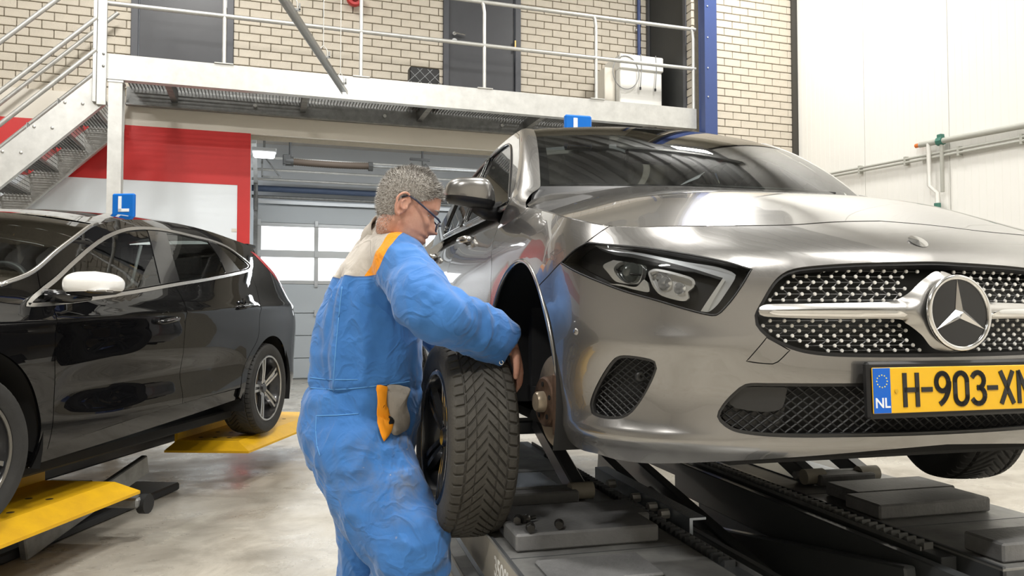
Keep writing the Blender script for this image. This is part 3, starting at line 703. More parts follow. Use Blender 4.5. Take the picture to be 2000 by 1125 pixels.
# hood: thin-plate surface through the shut line and the crown
hb = SA(HOODL[:, 0], HOODL[:, 1]); cp = [(0, .45, .925), (0, .7, .986), (0, .98, 1.043), (.22, .45, .924), (.22, .7, .985), (.22, .98, 1.042), (.45, .5, .922), (.45, .75, .979), (.45, 1.02, 1.034), (.62, .55, .903), (.62, .8, .958), (.62, 1.05, 1.008), (.70, 1.14, 1.018), (.785, 1.11, .972)]
cp = [(x * s, y, z) for x, y, z in cp for s in ((1, -1) if x else (1,))]
eb = [(x * s, y, z) for x, y, z in hb[::2] for s in ((1, -1) if abs(x) > .01 else (1,))]
HZ = tps([(x, y) for x, y, z in eb + cp], [z for x, y, z in eb + cp], 1e-4)
def HOOD(x, y): return np.stack([x, y, HZ(x, y)], -1)
ho = [(float(x), float(y)) for x, y, z in hb]; rear = spl([ho[-1], (-.787, 1.115), (-.76, 1.145), (-.70, 1.150), (-.5, 1.095), (-.25, 1.05), (0, 1.035)], closed=False, step=.03)
hl2 = np.vstack([np.array(ho), rear[1:]]); HOODP = np.vstack([hl2, (hl2 * np.array([-1, 1]))[::-1][1:-1]])
panel('hood', HOOD, HOODP, M_paint, CA, .03, [], .012, .002, centre=(0, .7, .3))
panel('hood_underside', lambda x, y: HOOD(x, y) - np.array([0, 0, .03]), inset(HOODP, .004), M_interior, CA, .08, [], 0, centre=(0, .7, .3))
# nose badge
lathe_obj('nose_badge', [(-.003, .0), (-.003, .021), (.001, .026), (.004, .0)], M_chrome, CA, 'z', (0, 0, 0), 28).matrix_local = Matrix.Translation((0, .105, .7625)) @ Matrix.Rotation(R(40), 4, 'X')
# ---- windscreen, pillars, roof
def wbot(t): return np.stack([t * .712, 1.19 - .24 * (1 - t * t), 1.055 - .02 * (1 - t * t)], -1)
def wtop(t): return np.stack([t * .577, 1.75 - .09 * (1 - t * t), 1.412 + .018 * (1 - t * t)], -1)
def WS(u, v, off=0.):
    u = np.asarray(u, float); v = np.asarray(v, float); a = wbot(u); b = wtop(u); p = a + (b - a) * v[..., None]
    bl = (.035 * 4 * v * (1 - v) - off)[..., None]; return p + bl * np.array([0, -.5, .86])
UW = np.array([(-1, 0), (1, 0), (1, 1), (-1, 1)], float)
def dens(poly, step):
    out = []
    for a, b in zip(poly, np.roll(poly, -1, 0)):
        k = max(1, int(np.linalg.norm(b - a) / step)); out += [a + (b - a) * j / k for j in range(k)]
    return np.array(out)
panel('windscreen', WS, dens(UW, .05), M_glassw, CA, .05, [], 0)
fr_in = np.array([(-.955, .03), (.955, .03), (.95, .95), (-.95, .95)], float)
panel('windscreen_border', lambda u, v: WS(u, v, .004), dens(UW, .05), M_gloss, CA, .05, [dens(fr_in, .05)], 0)
panel('cowl', WS, dens(np.array([(-1.06, -.30), (1.06, -.30), (1.03, .0), (-1.03, .0)]), .05), M_black, CA, .06, [], 0)
wn_z = [1.014, 1.15, 1.28, 1.40]
def sidea(y, z): return .80 - .40 * (z - 1.014) - .10 * np.maximum(z - 1.2, 0) ** 2 - .035 * (np.maximum(y - 2.2, 0) / 1.4) ** 2
def SW(y, z, k=1, off=0.):
    y = np.asarray(y, float); z = np.asarray(z, float); return np.stack([-(sidea(y, z) - off) * k, y + 0 * z, z + 0 * y], -1)
rail = [(1.74, 1.400), (1.9, 1.418), (2.1, 1.428), (2.41, 1.425), (2.78, 1.392), (3.2, 1.33), (3.6, 1.235), (3.9, 1.12)]
belt = [(1.30, 1.014), (1.7, 1.025), (2.3, 1.035), (3.0, 1.05), (3.6, 1.085), (3.75, 1.12)]
W1 = spl([(1.32, 1.012, 1), (1.7, 1.022), (2.30, 1.034, 1), (2.34, 1.395, 1), (2.1, 1.395), (1.93, 1.378), (1.80, 1.335), (1.6, 1.215)], step=.03)
W2 = spl([(2.37, 1.036, 1), (3.05, 1.055, 1), (3.15, 1.10), (3.12, 1.312, 1), (2.8, 1.366), (2.41, 1.393, 1)], step=.03)
SIDE = spl([(1.32, .99, 1), (2.0, 1.0), (3.0, 1.03), (3.95, 1.05, 1), (3.9, 1.12)] + [(y, z) for y, z in rail[::-1]] + [(1.72, 1.375), (1.55, 1.265), (1.37, 1.12)], step=.03)
for k in (1, -1):
    panel('window_surround', lambda y, z, k=k: SW(y, z, k), SIDE, M_paint, CA, .05, [W1, W2], .01)
    panel('door_glass', lambda y, z, k=k: SW(y, z, k, .006), W1, M_glassd, CA, .08, [], 0)
    panel('rear_door_glass', lambda y, z, k=k: SW(y, z, k, .006), W2, M_glassd, CA, .08, [], 0)
    for wpoly in (W1, W2):
        P3 = SW(wpoly[:, 0], wpoly[:, 1], k, -.001); MB().tube([tuple(p) for p in P3], .006, 6, closed=True).build('window_seal', M_gloss, CA, True)
    # A pillar: from windscreen edge to side window
    Pf = [(-.812, 1.085, .920), (-.797, 1.085, .953), (-.785, 1.130, .985), (-.754, 1.168, 1.022)] + [tuple(WS(np.array(-1.), np.array(q))) for q in (.0, .15, .35, .6, .8, 1.)]
    Pr = [(-.822, 1.43, .915), (-.812, 1.41, .950), (-.810, 1.365, .980), (-.802, 1.325, 1.015)] + [tuple(SW(np.array(y_), np.array(z_))) for y_, z_ in ((1.32, 1.06), (1.37, 1.12), (1.45, 1.19), (1.56, 1.275), (1.66, 1.34), (1.76, 1.40))]
    n = 34; tt = np.linspace(0, 9, n); A1 = cr(range(10), Pf)(tt) * np.array([k, 1, 1]); A2 = cr(range(10), Pr)(tt) * np.array([k, 1, 1])
    v = []; m_ = 7
    for i in range(n):
        for j in range(m_):
            t = j / (m_ - 1); p = A1[i] * (1 - t) + A2[i] * t; out = np.array([-k * .75, -.45, .35]); v.append(p + out * .018 * min(1, i / 9) * 4 * t * (1 - t))
    f = [(i * m_ + j, i * m_ + j + 1, (i + 1) * m_ + j + 1, (i + 1) * m_ + j) for i in range(n - 1) for j in range(m_ - 1)]
    mk('a_pillar', v, f if k > 0 else [q[::-1] for q in f], M_paint, CA, True)
# roof
rp = []
for y, z in rail:
    a = float(sidea(y, z)); rp += [(a, y, z), (-a, y, z), (a * .55, y, z + .027), (-a * .55, y, z + .027), (0, y, z + .036)]
tw = wtop(np.linspace(-1, 1, 9)); rp += [tuple(p) for p in tw]
RZ = tps([(x, y) for x, y, z in rp], [z for x, y, z in rp], 1e-4)
RAIL = np.array([(-float(sidea(y, z)), y) for y, z in rail]); lr = spl([tuple(p) for p in RAIL], closed=False, step=.05)
fr = np.array([(p[0], p[1] - .003) for p in wtop(np.linspace(-1, 1, 24))])
ROOF = np.vstack([lr[::-1], fr, (lr * np.array([-1, 1]))])
panel('roof', lambda x, y: np.stack([x, y, RZ(x, y)], -1), ROOF, M_paint, CA, .06, [], .03, centre=(0, 2.4, .8))
# tailgate closing the rear
tg = [(-float(sidea(3.9, 1.12)), 3.9, 1.12), (float(sidea(3.9, 1.12)), 3.9, 1.12), (.78, 4.2, 1.03), (-.78, 4.2, 1.03)]
mk('tailgate', tg, [(0, 1, 2, 3)], M_paint, CA); 
# ---- headlights
def mirror_obj(o, parent):
    me = o.data; v = [(-p.co.x, p.co.y, p.co.z) for p in me.vertices]; f = [tuple(p.vertices)[::-1] for p in me.polygons]
    return mk(o.name.split('.')[0], v, f, list(me.materials), parent, True)
mod1 = spl([(.9292,.7004),(.8969,.7139,1),(.8049,.697,1),(.8012,.6903),(.8044,.6616),(.8119,.65),(.8406,.6494),(.8649,.6526),(.8842,.6584),(.9093,.6806)], step=.006)
mod1i = spl([(.891,.6907),(.8716,.7074),(.8045,.6943),(.8122,.6539),(.8437,.6507),(.8723,.666)], step=.006)
mod2 = spl([(.7848,.6793),(.7634,.6866),(.6721,.6643),(.6605,.654),(.6617,.6388),(.6767,.6263),(.6741,.6112),(.6815,.6049),(.699,.605),(.7478,.6194),(.7671,.6376),(.7825,.6663)], step=.006)
strip = spl([(.9828,.7588),(.9225,.7496),(.7927,.7247),(.6808,.7019),(.6025,.6892),(.5626,.6761),(.553,.6684),(.5561,.6583),(.5799,.6232),(.6051,.5909),(.6272,.5761),(.6443,.5786,1),(.6294,.6009),(.599,.6434),(.5859,.661,1),(.6032,.6662),(.6543,.682),(.762,.7103),(.8523,.7296),(.9117,.7379)], step=.008)
drl = spl([(.6272,.577,1),(.6443,.5786,1),(.6294,.6009),(.599,.6434),(.588,.659,1),(.581,.655,1),(.592,.638),(.614,.602)], step=.006)
arrow = spl([(.9029,.6509),(.8646,.6485),(.8171,.6416),(.7958,.66),(.787,.654),(.7795,.6288),(.811,.632),(.8583,.643)], step=.006)
M_refl = mat('headlight_reflector', (.78, .78, .78), .22, .7); M_guide = mat('light_guide', (.62, .64, .68), .2, .3, coat=.6); M_hous = mat('headlight_housing', (.014, .014, .015), .3)
for k in (1, -1):
    H = bpy.data.objects.new('headlight', None); link(H, CA)
    sf = lambda s, z, o=0., k=k: SA(s * k, z, o)
    panel('housing', lambda s, z: sf(s, z, .05 + .02 * np.sin((s - .5) * 5)), HL, M_hous, H, .02, [], 0)
    P0 = sf(HL[:, 0], HL[:, 1], .001); P1 = sf(HL[:, 0], HL[:, 1], .055); n = len(P0)
    mk('housing_edge', np.vstack([P0, P1]), [(i, (i + 1) % n, n + (i + 1) % n, n + i) for i in range(n)], M_hous, H)
    panel('light_guide', lambda s, z: sf(s, z, .022), strip, M_guide, H, .012, [], .02)
    panel('daytime_light', lambda s, z: sf(s, z, .016), drl, mat('drl_white', (.75, .75, .73), .25), H, .012, [], .01)
    # two lamp modules: bright bezel, deep reflector, clear lens
    for nm, pol, inn in (('inner', mod2, None), ('outer', mod1, mod1i)):
        i2 = inset(pol, .006) if inn is None else inn
        panel('bezel', lambda s, z: sf(s, z, .020), pol, M_refl, H, .008, [i2], .018)
        panel('reflector', lambda s, z, c=i2.mean(0): sf(s, z, .044 + .0 * s), pol, M_refl if inn is None else mat('projector_glass_grey', (.10, .11, .105), .12, .2, coat=1.), H, .012, [], 0)
        if inn is None:
            for (cs, cz, w_) in ((.735, .65, .020), (.695, .636, .016), (.752, .664, .010)):
                q = sf(np.array(cs), np.array(cz), .034); MB().lathe([(-.004, 0), (-.006, w_ * .5), (.004, w_ * .9), (.012, w_)], 'y', tuple(q), 20).build('reflector_cup', M_refl, H, 40)
        else:
            q = sf(np.array(.845), np.array(.68), .04); MB().sphere(tuple(q), (.028, .014, .026), 18, 12).build('projector_lens', MATS['projector_glass_grey'], H, True)
            q = [tuple(sf(np.array(a), np.array(b), .026)) for a, b in ((.886, .688), (.85, .6765), (.806, .671))]; MB().tube(q, .0025, 6).build('cutoff_bar', M_hous, H, True)
    panel('trim_wing', lambda s, z: sf(s, z, .020), arrow, M_refl, H, .01, [], .012)
    panel('lens', lambda s, z: sf(s, z, .0015), inset(HL, .002), M_lensglass, H, .02, [], 0)
    Lp = sf(inset(HL, .003)[:, 0], inset(HL, .003)[:, 1], .0); MB().tube([tuple(p) for p in Lp], .0022, 5, closed=True).build('seal', M_black, H, True)
# ---- radiator grille
GRL = bpy.data.objects.new('radiator_grille', None); link(GRL, CA)
panel('grille_back', SAo(.065), GR_, mat('grille_black', (.010, .011, .010), .45), GRL, .05, [], 0)
P0 = SA(GR_[:, 0], GR_[:, 1], .0); P1 = SA(GR_[:, 0], GR_[:, 1], .066); n = len(P0)
mk('grille_frame', np.vstack([P0, P1]), [(i, (i + 1) % n, n + (i + 1) % n, n + i) for i in range(n)], M_black, GRL)
panel('grille_rim', SAo(.006), GR_, M_black, GRL, .02, [inset(GR_, .009)], .02)
inn = inset(GR_, .012); pins = MB(); bars = MB(); pts = {}
for r in range(14):
    zz = .680 - .0148 * r if r < 6 else .5555 - .0122 * (r - 6)
    if zz < .47: continue
    for c_ in range(-18, 19):
        if r < 6: sx = .0338 * (c_) + .0167 * (r % 2) + (.012 if c_ >= 0 else 0)
        else: sx = .0362 * c_ + .0181 * ((r - 6) % 2)
        d0 = math.hypot(sx, zz - .575)
        if d0 < .112 or not pin(np.array([(sx, zz)]), inn)[0]: continue
        if abs(zz - .578) < .02: continue
        pts[(r, c_)] = (sx, zz)
for (r, c_), (a, b) in pts.items():
    q = SA(np.array(a), np.array(b), .026); pins.lathe([(-.0018, 0), (-.0018, .0040), (.0002, .0050), (.0018, .0050)], 'y', tuple(q), 8)
    for (dr, dc) in ((0, 1), (1, 0 if r % 2 == 0 else 0)):
        o_ = pts.get((r + dr, c_ + dc))
        if o_ and abs(o_[0] - a) < .05 and not (r == 5 and dr): bars.tube([tuple(SA(np.array(a), np.array(b), .032)), tuple(SA(np.array(o_[0]), np.array(o_[1]), .032))], .0014, 4)
pins.build('grille_pins', mat('pin_white', (.8, .79, .76), .35, .2), GRL, 40)['kind'] = 'stuff'; bars.build('grille_mesh', mat('grille_bar', (.10, .10, .10), .4), GRL)['kind'] = 'stuff'
# louvre blade with its bright insert, both sides; round star mount
bl = spl([(.5075,.5785),(.502,.5885),(.4849,.5951),(.3964,.5968),(.2162,.6005),(.1469,.6042),(.1134,.6163),(.0559,.66),(.0,.676),(0,.476,1),(.055,.488),(.0898,.5243),(.1262,.5549),(.1606,.56),(.3296,.5602),(.4832,.5652),(.5029,.5702)], step=.008)
def BLS(s, z, k=1):
    d = np.clip((.026 - np.abs(z - .578)) / .026, 0, 1); r = np.hypot(s, z - .575); m_ = np.clip((.125 - r) / .04, 0, 1)
    return SA(s * k, z, .018 - .024 * np.sqrt(np.clip(d, 0, 1)) * (1 - m_) - .030 * m_)
ins = spl([(.4843,.5758),(.4655,.5818),(.1728,.5837),(.1262,.5702),(.1328,.5651),(.4496,.5685),(.4762,.5718)], step=.008)
for k in (1, -1):
    panel('louvre', lambda s, z, k=k: BLS(s, z, k), bl, M_satin, GRL, .008, [], .02)
    panel('louvre_insert', lambda s, z, k=k: BLS(s, z, k) + np.array([0, -.004, 0]), ins, M_chrome, GRL, .008, [], .006)
EM = bpy.data.objects.new('star_emblem', None); link(EM, GRL); EM.location = (0, -.022, .575); EM.rotation_euler = (R(-4), 0, 0)
lathe_obj('emblem_disc', [(-.002, 0), (-.002, .0835), (.004, .0835)], M_gloss, EM, 'y', n=64)
MB().tube([(.088 * math.cos(a), -.002, .088 * math.sin(a)) for a in np.linspace(0, 2 * PI, 72, endpoint=False)], .0065, 10, closed=True).build('emblem_ring', M_chrome, EM, True)
st = []; sf_ = []
for k in range(3):
    a = PI / 2 + k * 2 * PI / 3; tip = (.083 * math.cos(a), -.003, .083 * math.sin(a)); l_ = (.014 * math.cos(a + PI / 3), -.003, .014 * math.sin(a + PI / 3)); r_ = (.014 * math.cos(a - PI / 3), -.003, .014 * math.sin(a - PI / 3)); ce = (0, -.014, 0)
    n0 = len(st); st += [tip, l_, r_, ce]; sf_ += [(n0, n0 + 1, n0 + 3), (n0, n0 + 3, n0 + 2)]
so = mk('emblem_star', st, [f[::-1] for f in sf_], M_chrome, EM)
# ---- lattice intakes
def lattice(name, surf, poly, du, dv, w, m, parent, off=0.):
    mb = MB(); lo, hi = poly.min(0), poly.max(0); inn = inset(poly, -.002); sl = dv
    for sgn in (1, -1):
        k0 = int((lo[0] - (hi[1] - lo[1]) * sl) / du) - 3; k1 = int((hi[0] + (hi[1] - lo[1]) * sl) / du) + 3
        for k in range(k0, k1):
            n = 40; zz = np.linspace(lo[1], hi[1], n); ss = k * du + sgn * (zz - lo[1]) * sl
            ok = pin(np.stack([ss, zz], 1), inn); run = []
            P = surf(ss, zz)
            for i in range(n + 1):
                if i < n and ok[i]: run.append(tuple(P[i]))
                else:
                    if len(run) > 1: mb.tube(run, w, 4, cap=False)
                    run = []
    o = mb.build(name, m, parent); o['kind'] = 'stuff'; return o
M_mesh = mat('intake_black', (.022, .022, .022), .4)
for k in (1, -1):
    I = bpy.data.objects.new('corner_intake', None); link(I, CA)
    panel('backing', lambda s, z, k=k: SA(s * k, z, .045), FOG, M_interior, I, .04, [], 0)
    P0 = SA(FOG[:, 0] * k, FOG[:, 1], .0); P1 = SA(FOG[:, 0] * k, FOG[:, 1], .046); n = len(P0)
    mk('intake_edge', np.vstack([P0, P1]), [(i, (i + 1) % n, n + (i + 1) % n, n + i) for i in range(n)], M_mesh, I)
    panel('intake_rim', lambda s, z, k=k: SA(s * k, z, .004), FOG, M_mesh, I, .02, [inset(FOG, .007)], .01)
    lattice('lattice', lambda s, z, k=k: SA(s * k, z, .02), FOG, .026, 1.55, .0019, M_mesh, I)
    q = SA(np.array(.806 * k), np.array(.413), .016); MB().lathe([(0, .004), (-.003, .010), (0, .014), (.01, .014)], 'y', tuple(q), 20).build('sensor', M_mesh, I, True)
I = bpy.data.objects.new('lower_intake', None); link(I, CA)
panel('backing', SAo(.07), LOW, M_interior, I, .06, [], 0)
P0 = SA(LOW[:, 0], LOW[:, 1], .0); P1 = SA(LOW[:, 0], LOW[:, 1], .071); n = len(P0)
mk('intake_edge', np.vstack([P0, P1]), [(i, (i + 1) % n, n + (i + 1) % n, n + i) for i in range(n)], M_mesh, I)
panel('intake_rim', SAo(.004), LOW, M_mesh, I, .02, [inset(LOW, .008)], .01)
lattice('lattice', SAo(.022), LOW, .030, 1.35, .0024, M_mesh, I)
cov = spl([(.5843,.372),(.56,.392),(.4408,.3956),(.4347,.3908),(.452,.3405),(.5604,.3435),(.5783,.3617)], step=.01)
for k in (1, -1):
    panel('intake_cover', lambda s, z, k=k: SA(s * k, z, .014), cov, M_mesh, I, .03, [], .02)
    panel('intake_infill', lambda s, z, k=k: SA(s * k, z, .03), spl([(.595,.325),(.55,.395),(.44,.40),(.455,.28),(.55,.292)], step=.02), M_mesh, I, .03, [], .02)
for k in (1, -1):
    q = SA(np.array(.9969 * k), np.array(.5247), -.001); t = MB().lathe([(-.002, 0), (-.002, .008), (.002, .0105), (.006, .0105)], 'y', (0, 0, 0), 18).build('parking_sensor', M_paint, CA, True); t.matrix_local = Matrix.Translation(tuple(q)) @ Matrix.Rotation(R(-58 * k), 4, 'Z')
# ---- number plate
NP = bpy.data.objects.new('number_plate', None); link(NP, CA); NP.location = (0, -.030, .391); NP.rotation_euler = (R(-2), 0, 0)
box('plate_holder', (.012, .014, 0), (.56, .022, .135), M_black, NP, .006)
box('plate_face', (0, -.001, 0), (.52, .004, .108), mat('plate_yellow', (.82, .47, .01), .35, coat=.3), NP, .0015)
box('euro_band', (-.2355, -.0035, 0), (.047, .002, .106), mat('euro_blue', (.005, .12, .58), .35), NP)
M_plateblk = mat('plate_black', (.02, .02, .02), .5); M_platew = mat('plate_white', (.85, .87, .9), .5); M_platey = mat('euro_star', (.85, .75, .2), .5)
TX = Matrix.Rotation(R(90), 4, 'X')
# plate characters drawn as strokes
def strokes(ch):
    h = .5; w = .235
    arc = lambda cx, cy, rx, ry, a0, a1, n=14: [(cx + rx * math.cos(R(a0 + (a1 - a0) * i / n)), cy + ry * math.sin(R(a0 + (a1 - a0) * i / n))) for i in range(n + 1)]
    return {'H': [[(-w, -h), (-w, h)], [(w, -h), (w, h)], [(-w, 0), (w, 0)]], '-': [[(-.17, 0), (.17, 0)]],
            '9': [arc(0, .22, w, .28, 0, 360, 24), arc(-.4, .2, .66, .75, 0, -62)], '0': [arc(0, .24, w, .26, 0, 180) + [(-w, -.24)] + arc(0, -.24, w, .26, 180, 360) + [(w, .24)]],
            '3': [arc(-.02, .25, w, .25, 150, -90), arc(-.02, -.24, w + .02, .26, 90, -150)], 'X': [[(-w, -h), (w, h)], [(-w, h), (w, -h)]], 'N': [[(-w, -h), (-w, h), (w, -h), (w, h)]]}[ch]
xp = -.152; hch = .075
for ch, wd in zip('H-903-XN', (.056, .035, .055, .054, .050, .034, .054, .054)):
    mb = MB()
    for sk in strokes(ch):
        for a, b in zip(sk[:-1], sk[1:]):
            p = Vector((a[0] * hch, 0, a[1] * hch)); q = Vector((b[0] * hch, 0, b[1] * hch)); d = q - p
            mb.box((p + q) / 2, (d.length + .006, .0025, .0115), Matrix.Rotation(-math.atan2(d.z, d.x), 3, 'Y'))
    o = mb.build('plate_character', M_plateblk, NP); o.location = (xp + wd / 2 - .03, -.004, 0); xp += wd
text_obj('country_code', 'NL', .033, M_platew, NP, Matrix.Translation((-.2355, -.0045, -.030)) @ TX, .0005, bold=.0006)
mb = MB()
for i in range(12): a = i * PI / 6; mb.cyl((-.2355 + .0145 * math.cos(a), -.0042, .022 + .0145 * math.sin(a)), (-.2355 + .0145 * math.cos(a), -.0052, .022 + .0145 * math.sin(a)), .0018, 5)
mb.build('euro_stars', M_platey, NP)['kind'] = 'stuff'
for xx in (-.196, .22): MB().cyl((xx, -.003, -.002), (xx, -.0055, -.002), .005, 12).build('rivet', mat('plate_rivet', (.6, .36, .02), .4), NP)
# ---- mirrors
def mirror_part(k):
    Mo = bpy.data.objects.new('door_mirror', None); link(Mo, CA)
    cx, cy, cz = -.922 * k, 1.51, 1.072
    v = []; f = []; nu, nv = 28, 18
    for i in range(nv + 1):
        t = i / nv; z = -1 + 2 * t
        for j in range(nu):
            a = 2 * PI * j / nu; c_, s_ = math.cos(a), math.sin(a)
            r = (1 - abs(z) ** 3.2) ** (1 / 3.2) if abs(z) < 1 else 0
            x = r * math.copysign(abs(c_) ** .7, c_); y = r * math.copysign(abs(s_) ** .8, s_)
            yy = y * .075 if y < 0 else y * .055
            v.append((cx + k * (-x * .100 * (1 - .12 * z)), cy + yy + .03 * (-x) * -1 * .6, cz + z * .062 * (1 - .18 * x * 1.0) + .008 * x))
    for i in range(nv):
        for j in range(nu): f.append((i * nu + j, i * nu + (j + 1) % nu, (i + 1) * nu + (j + 1) % nu, (i + 1) * nu + j))
    if k < 0: f = [q[::-1] for q in f]
    V = np.array(v); 
    up_f = [q for q in f if min(q) // nu >= 5]; lo_f = [q for q in f if min(q) // nu < 5]
    mk('mirror_cap', v, up_f, M_paint, Mo, True); mk('mirror_base', [(x, y, z) for x, y, z in v], lo_f, M_black, Mo, True)
    ft = MB(); ft.tube([(cx + .02 * k, cy + .0, cz - .05), (cx + .07 * k, cy + .01, cz - .075), (-.775 * k, cy + .03, cz - .07)], [.03, .034, .045], 10); ft.build('mirror_foot', M_black, Mo, True)
    box('mirror_glass', (cx, cy + .056, cz + .002), (.16, .006, .085), M_chrome, Mo, .002)
mirror_part(1); mirror_part(-1)
# ---- door handle
for k in (1, -1):
    P_ = lambda y, z, o: (-(.90 - .072 - o) * k, y, z)
    Hn = bpy.data.objects.new('door_handle', None); link(Hn, CA)
    for yy in (2.08, 3.2):
        MB().sphere((-.806 * k, yy, .925), (.012, .05, .03), 16, 10).build('handle_cup', M_gloss, Hn, True)
        MB().tube([(-.812 * k, yy - .10, .925), (-.842 * k, yy - .075, .93), (-.846 * k, yy + .05, .935), (-.812 * k, yy + .10, .935)], [.014, .018, .017, .012], 10).build('grip', M_satin, Hn, True)
# ---- wipers
for (p0, p1, p2) in (((-.62, 1.16, 1.055), (-.2, 1.045, 1.05), (.02, 1.03, 1.052)), ((-.18, 1.03, 1.05), (.25, 1.03, 1.055), (.5, 1.09, 1.062))):
    MB().tube([p0, p1, p2], [.011, .007, .005], 7).build('wiper', M_black, CA, True)
# ---- interior
IN = bpy.data.objects.new('interior', None); link(IN, CA)
db = [(-.72, 1.15, .93), (.72, 1.15, .93), (.72, 1.62, 1.02), (-.72, 1.62, 1.02), (-.72, 1.75, .75), (.72, 1.75, .75)]
mk('dashboard', db, [(0, 1, 2, 3), (3, 2, 5, 4)], M_interior, IN)
box('cabin_floor', (0, 2.6, .28), (1.5, 3.0, .05), M_interior, IN); box('firewall', (0, 1.2, .6), (1.5, .05, .7), M_interior, IN)
for xx, yy in ((-.37, 2.35), (.37, 2.35), (-.37, 3.2), (.37, 3.2)):
    box('seat_cushion', (xx, yy - .1, .52), (.5, .5, .16), M_seat, IN, .04); o = box('seat_back', (xx, yy + .22, .82), (.48, .14, .62), M_seat, IN, .04); o.rotation_euler = (R(-18), 0, 0)
    o = box('headrest', (xx, yy + .36, 1.20), (.26, .10, .18), M_seat, IN, .03)
MB().tube([(.37 + .18 * math.cos(a), 1.78 + .07 * math.sin(a), .98 + .17 * math.sin(a)) for a in np.linspace(0, 2 * PI, 32, endpoint=False)], .016, 8, closed=True).build('steering_wheel', M_black, IN, True)
box('rear_view_mirror', (0.02, 1.82, 1.33), (.24, .03, .07), M_black, IN, .01)
# ---- underbody, arch liners, brake
UB = bpy.data.objects.new('underbody', None); link(UB, CA)
box('floor_pan', (0, 2.3, .19), (1.45, 3.6, .05), M_liner, UB, .01)
box('engine_tray', (0, .62, .21), (1.05, .9, .04), M_liner, UB, .01)
box('subframe', (0, .95, .24), (1.1, .35, .10), M_black, UB, .02)
for k in (1, -1):
    ax, aw = .86, .58 if k > 0 else .58
    n = 24; a_ = np.linspace(-.28, PI + .42, n); v = []; 
    for t in a_:
        for x in (.885, .56): v.append((-x * k, .855 + .40 * math.cos(t), .355 + .405 * math.sin(t)))
    v.append((-.56 * k, .855, .355)); f = [(2 * i, 2 * i + 1, 2 * i + 3, 2 * i + 2) for i in range(n - 1)] + [(2 * i + 1, 2 * n, 2 * i + 3) for i in range(n - 1)]
    mk('arch_liner', v, f, M_liner, UB, 40)
    for i_, s_ in enumerate((.0,)):
        pass
# arch lip edge
for k in (1, -1):
    a_ = np.linspace(.05, PI - .12, 40); P3 = SA(k * (ay + (ar_ - .004) * np.cos(a_)), az + (ar_ + .006) * np.sin(a_), .004); MB().tube([tuple(p) for p in P3], .009, 8).build('arch_edge', M_paint, CA, True)
BR_ = bpy.data.objects.new('front_brake', None); link(BR_, CA); BR_.location = (-.762, .815, .29); BR_.rotation_euler = (0, 0, R(6))
lathe_obj('brake_disc', [(.012, .06), (.012, .148), (.004, .148), (.002, .140), (-.002, .140), (-.004, .148), (-.012, .148), (-.012, .085), (-.014, .083)], M_disc, BR_, 'x', n=72)
lathe_obj('disc_hat', [(-.012, .084), (-.050, .080), (-.055, .074), (-.055, .036), (-.055, 0)], M_rust, BR_, 'x', n=48)
lathe_obj('hub', [(-.055, .034), (-.075, .033), (-.082, .028), (-.084, 0)], M_disc, BR_, 'x', n=32)
for i in range(5): a = i * 2 * PI / 5 + .3; MB().cyl((-.054, .056 * math.cos(a), .056 * math.sin(a)), (-.058, .056 * math.cos(a), .056 * math.sin(a)), .008, 10).build('bolt_hole', M_liner, BR_)
ca_ = [(.0 + .03, .10), (.10, .10), (.15, .05), (.165, -.02), (.15, -.09), (.10, -.13), (.07, -.10), (.09, -.02), (.08, .05)]
MB().prism([(a, b) for a, b in [(.075,.09),(.13,.085),(.168,.03),(.17,-.04),(.135,-.11),(.07,-.12),(.085,-.04),(.085,.04)]], -.045, .05, 'yz').build('caliper', M_rust, BR_).location = (-.0, -.235, .0)
c = BR_.children[-1]; c.location = (0, 0, 0); c.rotation_euler = (PI, 0, 0); c.location = (0, .0, 0)
c = MB(); c.box((-.045, -.105, .0), (.03, .05, .20), None, .008); c.build('caliper_bracket', M_rust, BR_).rotation_euler = (0, 0, 0)
c = MB(); c.tube([(.04, 0, .05), (.07, .02, .2), (.12, .05, .42)], [.04, .03, .03], 10); c.build('strut', M_liner, BR_, True)
c = MB(); c.tube([(.03, 0, -.09), (.25, .05, -.05), (.42, .1, -.02)], [.03, .025, .03], 8); c.build('control_arm', M_liner, BR_, True)
